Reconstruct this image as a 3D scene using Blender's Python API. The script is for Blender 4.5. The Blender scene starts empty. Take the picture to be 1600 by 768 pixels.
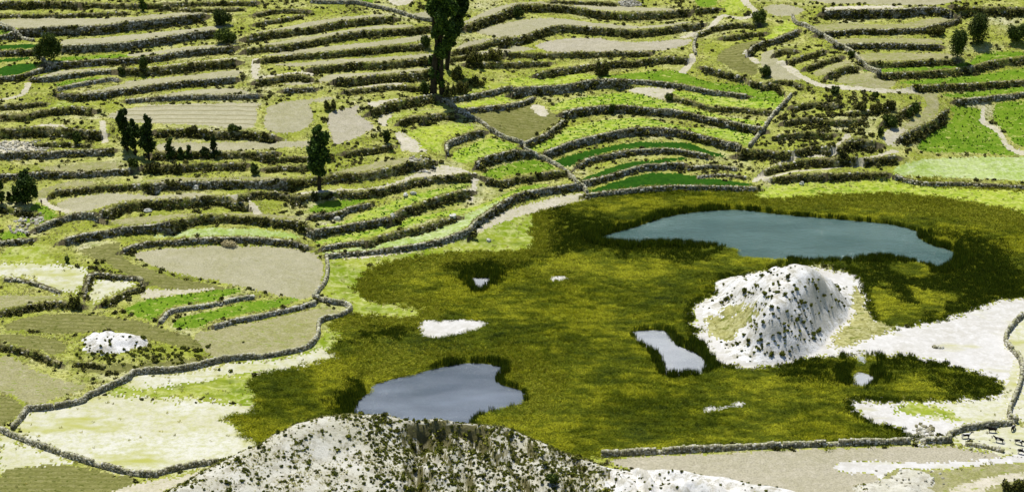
import bpy, math, random
import numpy as np
from mathutils import Vector, Matrix
random.seed(7); RNG = np.random.default_rng(7)
SC = bpy.context.scene
COL = SC.collection

# ---------------------------------------------------------------- camera, sky, sun, exposure
CAM_Z = 200.0; PITCH = math.radians(22.0); HFOV = math.radians(30.0)
cam_data = bpy.data.cameras.new('camera'); cam = bpy.data.objects.new('camera', cam_data); COL.objects.link(cam)
cam.location = (0, 0, CAM_Z); cam.rotation_euler = (math.pi / 2 - PITCH, 0, 0)
cam_data.angle = HFOV; cam_data.clip_start = 1.0; cam_data.clip_end = 6000.0
SC.camera = cam
SUN_EL, SUN_AZ = math.radians(68), math.radians(-26)      # azimuth measured from +Y towards +X
world = bpy.data.worlds.new('World'); SC.world = world; world.use_nodes = True
wn = world.node_tree.nodes; bg = wn['Background']
sky = wn.new('ShaderNodeTexSky'); sky.sky_type = 'NISHITA'; sky.sun_disc = False
sky.sun_elevation = SUN_EL; sky.sun_rotation = SUN_AZ; sky.altitude = 3000
world.node_tree.links.new(sky.outputs[0], bg.inputs[0]); bg.inputs[1].default_value = 0.11
sl = bpy.data.lights.new('sun', 'SUN'); sl.energy = 4.8; sl.angle = math.radians(0.5); sl.color = (1.0, 0.975, 0.91)
sun = bpy.data.objects.new('sun', sl); COL.objects.link(sun)
sd = Vector((math.sin(SUN_AZ) * math.cos(SUN_EL), math.cos(SUN_AZ) * math.cos(SUN_EL), math.sin(SUN_EL)))
sun.rotation_euler = sd.to_track_quat('Z', 'Y').to_euler(); sun.location = sd * 900
vs = SC.view_settings; vs.view_transform = 'Standard'; vs.look = 'None'; vs.exposure = 0.10; vs.gamma = 1.0
SC.cycles.max_bounces = 6; SC.cycles.transparent_max_bounces = 4

# ---------------------------------------------------------------- small helpers
F = 800.0 / math.tan(HFOV / 2)
CP, SP = math.cos(PITCH), math.sin(PITCH)
def rays(px):
    px = np.atleast_2d(np.asarray(px, float)); u = (px[:, 0] - 800) / F; v = (384 - px[:, 1]) / F
    return np.stack([u, CP + v * SP, -SP + v * CP], 1)
def P(s): return np.array([[float(a) for a in t.split(',')] for t in s.split()])
def on_z(px, z):
    d = rays(px); t = (np.asarray(z) - CAM_Z) / d[:, 2]
    return d * t[:, None] + np.array([0, 0, CAM_Z])
def px_per_m(y, z):                                        # how large a metre shows at a place
    return F / math.hypot(y, CAM_Z - z)
_T = np.random.default_rng(3).random((256, 256))
def vnoise(x, y):
    xi = np.floor(x).astype(int); yi = np.floor(y).astype(int); fx = x - xi; fy = y - yi
    fx = fx * fx * (3 - 2 * fx); fy = fy * fy * (3 - 2 * fy)
    g = lambda a, b: _T[a & 255, b & 255]
    return (g(xi, yi) * (1 - fx) + g(xi + 1, yi) * fx) * (1 - fy) + (g(xi, yi + 1) * (1 - fx) + g(xi + 1, yi + 1) * fx) * fy
def fbm(x, y, o=4):
    s = 0; a = 0.5
    for k in range(o): s = s + a * (vnoise(x * 2 ** k + 17.3 * k, y * 2 ** k + 5.1 * k) - 0.5); a *= 0.5
    return s * 2
def catmull(p, n=5, closed=False):
    p = np.asarray(p, float)
    q = np.vstack([p[-1], p, p[0], p[1]]) if closed else np.vstack([2 * p[0] - p[1], p, 2 * p[-1] - p[-2]])
    out = []
    for i in range(1, len(q) - 2):
        a, b, c, d = q[i - 1:i + 3]
        for t in np.linspace(0, 1, n, endpoint=False):
            out.append(0.5 * (2 * b + (c - a) * t + (2 * a - 5 * b + 4 * c - d) * t * t + (3 * b - a - 3 * c + d) * t ** 3))
    if not closed: out.append(p[-1])
    return np.array(out)
def resample(p, step):
    s = np.r_[0, np.cumsum(np.linalg.norm(np.diff(p[:, :2], axis=0), axis=1))]
    n = max(2, int(round(s[-1] / step)) + 1); t = np.linspace(0, s[-1], n)
    return np.stack([np.interp(t, s, p[:, k]) for k in range(p.shape[1])], 1)
def inside(px, py, poly):
    r = np.zeros(px.shape, bool); x, y = poly[:, 0], poly[:, 1]; j = len(x) - 1
    for i in range(len(x)):
        c = ((y[i] > py) != (y[j] > py)) & (px < (x[j] - x[i]) * (py - y[i]) / (y[j] - y[i] + 1e-12) + x[i])
        r ^= c; j = i
    return r
def seg_dist(px, py, p):                                   # distance, signed side (left positive), overshoot past the ends
    best = np.full(px.shape, 1e9); side = np.zeros(px.shape); over = np.zeros(px.shape)
    n = len(p) - 1
    for i in range(n):
        ax, ay = p[i][:2]; bx, by = p[i + 1][:2]; dx, dy = bx - ax, by - ay; L2 = dx * dx + dy * dy + 1e-9
        t = ((px - ax) * dx + (py - ay) * dy) / L2; tc = np.clip(t, 0, 1)
        d = np.hypot(px - ax - tc * dx, py - ay - tc * dy); cr = (dx * (py - ay) - dy * (px - ax)) / math.sqrt(L2)
        ov = np.zeros(px.shape); L = math.sqrt(L2)
        if i == 0: ov = np.maximum(ov, -t * L)
        if i == n - 1: ov = np.maximum(ov, (t - 1) * L)
        m = d < best - 1e-9
        best = np.where(m, d, best); side = np.where(m, cr, side); over = np.where(m, ov, over)
    return best, side, over
def mesh_np(name, v, quads=None, tris=None, mat=None, smooth=False):
    me = bpy.data.meshes.new(name); v = np.ascontiguousarray(v, np.float32)
    fs = []; st = []; tot = []; k = 0
    for arr, n in ((quads, 4), (tris, 3)):
        if arr is not None and len(arr):
            arr = np.ascontiguousarray(arr, np.int32); fs.append(arr.ravel())
            st.append(np.arange(len(arr), dtype=np.int32) * n + k); tot.append(np.full(len(arr), n, np.int32)); k += arr.size
    me.vertices.add(len(v)); me.vertices.foreach_set('co', v.ravel())
    if fs:
        fs = np.concatenate(fs); st = np.concatenate(st)
        me.loops.add(len(fs)); me.loops.foreach_set('vertex_index', fs)
        me.polygons.add(len(st)); me.polygons.foreach_set('loop_start', st)
        me.update(calc_edges=True); me.validate()
        if smooth: me.polygons.foreach_set('use_smooth', np.ones(len(me.polygons), bool))
    if mat: me.materials.append(mat)
    return me
def link(name, me, parent=None, loc=None, label=None, cat=None, group=None, kind=None):
    o = bpy.data.objects.new(name, me); COL.objects.link(o)
    if parent: o.parent = parent
    if loc is not None: o.location = loc
    return tag(o, label, cat, group, kind)
def tag(o, label=None, cat=None, group=None, kind=None):
    for k, w in (('label', label), ('category', cat), ('group', group), ('kind', kind)):
        if w: o[k] = w
    return o

# ---------------------------------------------------------------- materials
class NT:
    def __init__(s, name, rough=0.95, spec=0.05):
        s.m = bpy.data.materials.new(name); s.m.use_nodes = True; s.t = s.m.node_tree
        s.b = s.t.nodes['Principled BSDF']; s.b.inputs['Roughness'].default_value = rough
        s.b.inputs['Specular IOR Level'].default_value = spec
        s.geo = s.t.nodes.new('ShaderNodeNewGeometry')
    def n(s, t, **k):
        q = s.t.nodes.new(t)
        for a, b in k.items(): setattr(q, a, b)
        return q
    def l(s, a, b): s.t.links.new(a, b)
    def noise(s, scale, detail=4, rough=0.6, stretch=None, vec=None):
        q = s.n('ShaderNodeTexNoise'); q.inputs['Scale'].default_value = scale
        q.inputs['Detail'].default_value = detail; q.inputs['Roughness'].default_value = rough
        src = vec or s.geo.outputs['Position']
        if stretch:
            mp = s.n('ShaderNodeMapping'); mp.inputs['Scale'].default_value = stretch; s.l(src, mp.inputs[0]); src = mp.outputs[0]
        s.l(src, q.inputs['Vector']); return q.outputs['Fac']
    def ramp(s, fac, stops):
        r = s.n('ShaderNodeValToRGB'); e = r.color_ramp.elements
        while len(e) < len(stops): e.new(0.5)
        for el, (p, c) in zip(e, stops): el.position = p; el.color = (*c, 1)
        s.l(fac, r.inputs[0]); return r.outputs[0]
    def mix(s, fac, a, b):
        m = s.n('ShaderNodeMix', data_type='RGBA')
        for v, i in ((fac, 0), (a, 6), (b, 7)):
            if isinstance(v, (tuple, float, int)): m.inputs[i].default_value = (*v, 1) if isinstance(v, tuple) else v
            else: s.l(v, m.inputs[i])
        return m.outputs[2]
    def bump(s, h, strength, dist=0.3):
        b = s.n('ShaderNodeBump'); b.inputs['Strength'].default_value = strength; b.inputs['Distance'].default_value = dist
        s.l(h, b.inputs['Height']); s.l(b.outputs[0], s.b.inputs['Normal'])
    def color(s, c): s.l(c, s.b.inputs['Base Color']); return s.m

def soil(name, a, b, c, fine=2.5, spots=None, bump=0.6, rows=None, con=1.0):
    q = NT(name); big = q.noise(0.06, 3); mid = q.noise(0.5, 5, 0.7); f = q.noise(fine, 4, 0.75)
    col = q.mix(q.ramp(big, [(0.38, (0, 0, 0)), (0.62, (1, 1, 1))]), a, b)
    col = q.mix(q.ramp(mid, [(0.45, (0, 0, 0)), (0.7, (1, 1, 1))]), col, c)
    dk = q.ramp(f, [(0.3, (1 - .4 * con,) * 3), (0.5, (1, 1, 1)), (0.72, (1 + .28 * con,) * 3)])
    m = q.n('ShaderNodeMix', data_type='RGBA', blend_type='MULTIPLY'); m.inputs[0].default_value = 1.0
    q.l(col, m.inputs[6]); q.l(dk, m.inputs[7]); col = m.outputs[2]
    if spots:
        sp = q.noise(spots[1], 3, 0.8, stretch=(0.6 if con > 0.5 else 0.4, 1.0, 1.0)); col = q.mix(q.ramp(sp, [(spots[2], (0, 0, 0)), (spots[2] + (0.06 if con > 0.5 else 0.18), (1, 1, 1))]), col, spots[0])
    if rows:
        w = q.n('ShaderNodeTexWave', wave_type='BANDS', bands_direction='Y'); w.inputs['Scale'].default_value = rows[1]
        w.inputs['Distortion'].default_value = 2.0; w.inputs['Detail'].default_value = 2; w.inputs['Detail Scale'].default_value = 0.15
        q.l(q.geo.outputs['Position'], w.inputs['Vector'])
        col = q.mix(q.ramp(w.outputs['Fac'], [(rows[2], (0, 0, 0)), (rows[2] + 0.2, (0.75, 0.75, 0.75))]), col, rows[0])
        q.bump(w.outputs['Fac'], 0.35, 0.2)
    else: q.bump(f, bump, 0.25)
    return q.color(col)

M = {}
M['rough'] = None
def rough_ground():
    q = NT('rough_terrace_ground'); big = q.noise(0.055, 4); mid = q.noise(0.32, 5, 0.7, stretch=(0.6, 1, 1)); f = q.noise(1.6, 5, 0.8)
    col = q.ramp(big, [(0.3, (0.21, 0.25, 0.022)), (0.42, (0.33, 0.365, 0.042)), (0.54, (0.46, 0.455, 0.13)), (0.70, (0.56, 0.53, 0.32))])
    col = q.mix(q.ramp(mid, [(0.42, (0, 0, 0)), (0.62, (0.85, 0.85, 0.85))]), col, (0.20, 0.235, 0.025))
    col = q.mix(q.ramp(f, [(0.36, (0.9, 0.9, 0.9)), (0.5, (0, 0, 0))]), col, (0.095, 0.10, 0.02))
    col = q.mix(q.ramp(f, [(0.56, (0, 0, 0)), (0.7, (0.8, 0.8, 0.8))]), col, (0.60, 0.56, 0.38))
    nz = q.n('ShaderNodeSeparateXYZ'); q.l(q.geo.outputs['True Normal'], nz.inputs[0])     # bare earth where the ground is steep
    st = q.ramp(nz.outputs[2], [(0.55, (1, 1, 1)), (0.82, (0, 0, 0))])
    col = q.mix(st, col, q.ramp(f, [(0.35, (0.05, 0.043, 0.02)), (0.65, (0.19, 0.165, 0.09))]))
    q.bump(f, 0.7, 0.35); return q.color(col)
M['rough'] = rough_ground()
M['tan'] = soil('ploughed_soil', (0.365, 0.34, 0.21), (0.325, 0.305, 0.165), (0.41, 0.38, 0.255), 3.0, spots=((0.22, 0.215, 0.08), 0.9, 0.64))
M['pinktan'] = soil('pinkish_ploughed_soil', (0.39, 0.355, 0.255), (0.355, 0.325, 0.215), (0.44, 0.40, 0.30), 2.5)
M['furrow'] = soil('furrowed_soil', (0.385, 0.355, 0.225), (0.36, 0.335, 0.21), (0.42, 0.385, 0.255), 3.0, rows=((0.22, 0.20, 0.09), 0.095, 0.78))
M['olive'] = soil('olive_sprouting_soil', (0.165, 0.165, 0.045), (0.20, 0.195, 0.06), (0.25, 0.235, 0.095), 1.8, spots=((0.085, 0.10, 0.015), 1.2, 0.55), rows=((0.15, 0.15, 0.04), 0.17, 0.62))
M['dirt'] = soil('weathered_tan_soil', (0.30, 0.28, 0.13), (0.26, 0.255, 0.09), (0.37, 0.34, 0.20), 2.2, spots=((0.21, 0.25, 0.04), 0.9, 0.58))
M['green'] = soil('green_crop_ground', (0.095, 0.19, 0.008), (0.15, 0.25, 0.014), (0.21, 0.28, 0.03), 2.0, spots=((0.40, 0.40, 0.12), 0.5, 0.60))
M['rowcrop'] = soil('sparse_crop_ground', (0.24, 0.35, 0.02), (0.34, 0.41, 0.05), (0.46, 0.47, 0.15), 1.6, spots=((0.08, 0.17, 0.006), 0.8, 0.53))
M['deep'] = soil('dense_dark_green_crop', (0.014, 0.062, 0.003), (0.022, 0.080, 0.004), (0.032, 0.10, 0.005), 1.8, bump=0.3)
M['pasture'] = soil('yellow_green_pasture', (0.23, 0.32, 0.02), (0.34, 0.40, 0.04), (0.48, 0.49, 0.14), 1.2, spots=((0.12, 0.19, 0.012), 0.4, 0.57))
M['grass'] = soil('fresh_short_grass', (0.18, 0.25, 0.012), (0.29, 0.33, 0.035), (0.48, 0.485, 0.19), 1.6, spots=((0.11, 0.16, 0.012), 0.10, 0.54), con=0.45)
M['palegreen'] = soil('pale_green_stubble', (0.27, 0.36, 0.07), (0.36, 0.43, 0.15), (0.48, 0.52, 0.30), 1.2, bump=0.3)
M['pale'] = soil('bleached_dry_grass', (0.50, 0.48, 0.33), (0.58, 0.565, 0.47), (0.42, 0.42, 0.18), 1.4, spots=((0.38, 0.38, 0.09), 0.085, 0.50), bump=0.2, con=0.35)
M['sand'] = soil('white_sand_flat', (0.57, 0.55, 0.515), (0.49, 0.465, 0.41), (0.64, 0.62, 0.59), 1.8, spots=((0.46, 0.44, 0.24), 0.10, 0.58), bump=0.15, con=0.22)
M['path'] = soil('trodden_pale_earth', (0.48, 0.44, 0.32), (0.56, 0.51, 0.40), (0.42, 0.39, 0.24), 1.6, spots=((0.30, 0.32, 0.08), 0.8, 0.60), con=0.6)
M['marsh'] = soil('boggy_ground', (0.075, 0.092, 0.004), (0.12, 0.125, 0.006), (0.05, 0.066, 0.004), 1.5)
M['mudgrass'] = soil('olive_mud_and_grass', (0.26, 0.25, 0.08), (0.35, 0.33, 0.12), (0.44, 0.42, 0.22), 1.0, spots=((0.14, 0.16, 0.02), 0.3, 0.58))
def mound_mat(name, pale, pale2, earth, steep0, steep1):
    q = NT(name); f = q.noise(1.3, 6, 0.75); big = q.noise(0.13, 4); mid = q.noise(0.45, 5, 0.7, stretch=(1, 1, 0.35))
    col = q.mix(q.ramp(big, [(0.4, (0, 0, 0)), (0.62, (1, 1, 1))]), pale, pale2)
    col = q.mix(q.ramp(mid, [(0.48, (0, 0, 0)), (0.62, (0.85, 0.85, 0.85))]), col, (0.40, 0.37, 0.28))
    nz = q.n('ShaderNodeSeparateXYZ'); q.l(q.geo.outputs['True Normal'], nz.inputs[0])
    col = q.mix(q.ramp(nz.outputs[2], [(steep0, (1, 1, 1)), (steep1, (0, 0, 0))]), col, earth)
    col = q.mix(q.ramp(f, [(0.33, (0.7, 0.7, 0.7)), (0.45, (0, 0, 0))]), col, (0.22, 0.205, 0.12))
    q.bump(f, 0.8, 0.4); return q.color(col)
M['whitemound'] = mound_mat('white_crumbly_earth', (0.77, 0.755, 0.725), (0.64, 0.615, 0.56), (0.56, 0.53, 0.45), 0.45, 0.62)
M['greymound'] = mound_mat('grey_white_eroded_earth', (0.62, 0.595, 0.51), (0.50, 0.475, 0.36), (0.16, 0.145, 0.06), 0.58, 0.80)

def stone_mat(name, stops, lichen):
    q = NT(name, 0.95); r = q.geo.outputs['Random Per Island']; f = q.noise(2.2, 4, 0.7)
    col = q.ramp(r, stops)
    col = q.mix(q.ramp(f, [(0.45, (0, 0, 0)), (0.62, (0.75, 0.75, 0.75))]), col, lichen)
    q.bump(f, 0.5, 0.1); return q.color(col)
M['stone'] = stone_mat('weathered_field_stone', [(0.0, (0.10, 0.09, 0.055)), (0.35, (0.24, 0.215, 0.14)), (0.75, (0.42, 0.385, 0.28)), (1.0, (0.70, 0.67, 0.58))], (0.17, 0.17, 0.055))
M['coping'] = stone_mat('sunbleached_coping_stone', [(0.0, (0.30, 0.28, 0.18)), (0.6, (0.46, 0.43, 0.31)), (1.0, (0.64, 0.61, 0.52))], (0.33, 0.34, 0.10))
M['palestone'] = stone_mat('pale_field_stone', [(0.0, (0.22, 0.20, 0.15)), (0.6, (0.42, 0.39, 0.31)), (1.0, (0.68, 0.66, 0.60))], (0.24, 0.24, 0.12))
q = NT('wall_core_earth', 0.95); f = q.noise(1.5, 4, 0.7); q.bump(f, 0.5, 0.2)
M['core'] = q.color(q.ramp(f, [(0.35, (0.05, 0.045, 0.022)), (0.65, (0.16, 0.14, 0.075))]))
q = NT('grassy_earth_bank', 0.95); f = q.noise(1.3, 5, 0.75); b2 = q.noise(0.35, 4, 0.7, stretch=(0.7, 1, 1)); q.bump(f, 0.7, 0.3)
M['bank'] = q.color(q.mix(q.ramp(b2, [(0.42, (0, 0, 0)), (0.58, (1, 1, 1))]), q.ramp(f, [(0.32, (0.07, 0.062, 0.026)), (0.5, (0.22, 0.195, 0.08)), (0.64, (0.50, 0.46, 0.27))]), q.ramp(f, [(0.35, (0.07, 0.075, 0.015)), (0.6, (0.27, 0.29, 0.05)), (0.7, (0.45, 0.43, 0.17))])))

def leaf(name, stops, scale=None, wscale=0.0, trans=0.15, wstops=None):
    q = NT(name, 0.75, 0.15); oi = q.n('ShaderNodeObjectInfo'); isl = q.geo.outputs['Random Per Island']
    col = q.ramp(isl, stops)
    v = q.ramp(oi.outputs['Random'], [(0.0, (0.7, 0.66, 0.7)), (0.5, (1, 1, 1)), (1.0, (1.3, 1.22, 1.1))])
    m = q.n('ShaderNodeMix', data_type='RGBA', blend_type='MULTIPLY'); m.inputs[0].default_value = 1.0
    q.l(col, m.inputs[6]); q.l(v, m.inputs[7]); col = m.outputs[2]
    if wstops:
        big = q.noise(wscale, 5, 0.65, stretch=(0.7, 1, 0.2)); fine = q.noise(wscale * 7, 3, 0.7, stretch=(0.5, 1, 0.2))
        mm = q.n('ShaderNodeMath', operation='MULTIPLY_ADD'); mm.inputs[1].default_value = 0.45; q.l(fine, mm.inputs[0]); 
        m2 = q.n('ShaderNodeMath', operation='MULTIPLY'); m2.inputs[1].default_value = 0.62; q.l(big, m2.inputs[0]); q.l(m2.outputs[0], mm.inputs[2])
        wc = q.ramp(mm.outputs[0], wstops)
        m3 = q.n('ShaderNodeMix', data_type='RGBA', blend_type='MULTIPLY'); m3.inputs[0].default_value = 1.0
        q.l(wc, m3.inputs[6]); q.l(col, m3.inputs[7]); col = m3.outputs[2]
    q.l(col, q.b.inputs['Base Color'])
    if trans:
        tr = q.n('ShaderNodeBsdfTranslucent'); q.l(col, tr.inputs[0]); mx = q.n('ShaderNodeMixShader'); mx.inputs[0].default_value = trans
        out = q.t.nodes['Material Output']; q.l(q.b.outputs[0], mx.inputs[1]); q.l(tr.outputs[0], mx.inputs[2]); q.l(mx.outputs[0], out.inputs[0])
    return q.m
M['tree'] = leaf('dark_tree_leaf', [(0, (0.016, 0.036, 0.006)), (0.6, (0.042, 0.085, 0.011)), (1, (0.13, 0.20, 0.025))])
M['conifer'] = leaf('dark_conifer_leaf', [(0, (0.014, 0.030, 0.005)), (0.65, (0.032, 0.062, 0.009)), (1, (0.09, 0.14, 0.02))])
M['bush'] = leaf('dark_bush_leaf', [(0, (0.018, 0.034, 0.005)), (0.6, (0.048, 0.080, 0.010)), (1, (0.14, 0.18, 0.022))])
M['scrub'] = leaf('brown_green_scrub_leaf', [(0, (0.026, 0.026, 0.008)), (0.45, (0.068, 0.070, 0.014)), (0.75, (0.145, 0.150, 0.024)), (1, (0.36, 0.36, 0.07))])
M['moundscrub'] = leaf('grey_green_scrub_leaf', [(0, (0.035, 0.042, 0.006)), (0.5, (0.10, 0.12, 0.012)), (1, (0.38, 0.39, 0.04))])
M['tussock'] = leaf('dry_tussock_blade', [(0, (0.17, 0.20, 0.02)), (0.55, (0.39, 0.395, 0.07)), (1, (0.74, 0.70, 0.34))])
M['crop'] = leaf('crop_leaf', [(0, (0.04, 0.10, 0.004)), (0.6, (0.085, 0.18, 0.008)), (1, (0.18, 0.28, 0.015))])
M['sedge'] = leaf('dry_sedge_blade', [(0, (0.7, 0.75, 0.7)), (0.6, (1.0, 1.0, 1.0)), (1, (1.6, 1.5, 1.3))], wscale=0.045, trans=0.25,
    wstops=[(0.37, (0.030, 0.055, 0.003)), (0.44, (0.088, 0.125, 0.004)), (0.52, (0.165, 0.205, 0.006)), (0.60, (0.40, 0.42, 0.02))])
M['reed'] = leaf('dark_reed_blade', [(0, (0.025, 0.05, 0.003)), (0.6, (0.065, 0.105, 0.005)), (1, (0.16, 0.19, 0.010))], trans=0.25)
M['brightgrass'] = leaf('bright_bog_grass_blade', [(0, (0.16, 0.21, 0.006)), (0.6, (0.28, 0.31, 0.015)), (1, (0.46, 0.45, 0.04))], trans=0.25)
q = NT('grey_bark', 0.9); f = q.noise(3, 4, 0.7, stretch=(1, 1, 0.2)); q.bump(f, 0.5, 0.05)
M['bark'] = q.color(q.ramp(f, [(0.35, (0.012, 0.010, 0.006)), (0.65, (0.06, 0.05, 0.03))]))
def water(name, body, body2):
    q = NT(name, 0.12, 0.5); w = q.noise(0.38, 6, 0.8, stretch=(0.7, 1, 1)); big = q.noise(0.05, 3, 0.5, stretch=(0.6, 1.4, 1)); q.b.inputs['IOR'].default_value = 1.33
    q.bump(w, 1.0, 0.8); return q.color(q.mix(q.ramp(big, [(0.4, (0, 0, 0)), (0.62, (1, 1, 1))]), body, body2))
M['water_teal'] = water('teal_turbid_water', (0.068, 0.125, 0.112), (0.108, 0.176, 0.158))
M['water_blue'] = water('blue_grey_water', (0.21, 0.24, 0.285), (0.105, 0.128, 0.155))
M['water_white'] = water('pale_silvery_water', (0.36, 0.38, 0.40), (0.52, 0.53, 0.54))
def flat(name, c, c2=None):
    q = NT(name, 0.85); f = q.noise(4, 3); return q.color(q.mix(f, c, c2 or tuple(x * 0.7 for x in c)))
M['hay'] = flat('straw', (0.66, 0.57, 0.33), (0.5, 0.42, 0.2))
M['dark_cloth'] = flat('dark_cloth', (0.03, 0.025, 0.025)); M['white_cloth'] = flat('white_cloth', (0.75, 0.74, 0.7)); M['skin'] = flat('skin', (0.3, 0.17, 0.11))
q = NT('black_and_white_hide', 0.7); tc = q.n('ShaderNodeTexCoord'); oi = q.n('ShaderNodeObjectInfo'); va = q.n('ShaderNodeVectorMath', operation='ADD')
q.l(tc.outputs['Object'], va.inputs[0]); q.l(oi.outputs['Location'], va.inputs[1])
M['hide'] = q.color(q.ramp(q.noise(1.1, 1, 0.4, vec=va.outputs[0]), [(0.53, (0.012, 0.011, 0.010)), (0.56, (0.72, 0.69, 0.63))]))
M['black_hide'] = flat('black_hide', (0.014, 0.012, 0.011)); M['horn'] = flat('pale_horn', (0.5, 0.46, 0.36))

# ---------------------------------------------------------------- survey data (sightings on the photograph, turned into places on the land below)
BASE = '''0,700,0 250,640,0 100,740,0 400,600,0 300,768,0 560,520,0 540,440,.4 600,422,.3 700,402,0 850,345,0 1000,308,0 1180,302,0 1400,292,0 1600,298,0 1000,500,0 1300,400,0
1600,560,0 1200,650,0 1600,720,0 1600,400,0 700,560,0 800,768,0 0,768,0 1200,768,0 1600,768,0 0,600,1 150,600,.8 300,560,.8 450,530,.8 0,500,4 150,500,3 300,490,3 400,500,1.5 480,470,1
0,430,6 170,450,4.5 350,430,4 480,420,2.5 250,380,6 450,380,4.5 0,370,8 130,360,9 300,345,9 470,345,7 100,310,11 300,300,12 450,290,11 0,270,14 200,265,15 400,265,14.5 200,210,18.5 400,210,18
0,210,18 540,200,17 0,130,24 200,150,22 400,140,22.5 0,60,28 200,60,29.5 400,60,28.5 0,0,33 200,0,34 400,0,33 560,385,2 640,350,4.5 560,300,9.5 640,260,12 700,320,5 740,270,9 800,295,4.5
740,200,13 820,200,11 820,240,7.5 900,270,3 1000,280,2.5 1000,245,5 1000,215,7.5 950,180,10 1100,190,8.5 1100,270,2 1160,240,4.5 1000,140,13.5 1150,150,11.5 850,125,15 690,140,18 600,140,20
600,60,27 800,60,22 1000,70,19.5 800,0,27 600,0,31 1000,0,24.5 1100,100,17 1100,40,21 1100,0,24 1200,100,17.5 1250,60,20 1250,0,25 1300,130,16 1300,200,10 1250,240,5.5 1400,250,4.5
1400,200,9.5 1350,270,1.5 1450,150,12.5 1450,100,16.5 1450,50,20.5 1450,0,25 1600,0,26 1600,60,19 1600,100,14.5 1600,150,9 1540,190,4 1600,220,3 1450,230,3.5 1550,265,1'''
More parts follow.
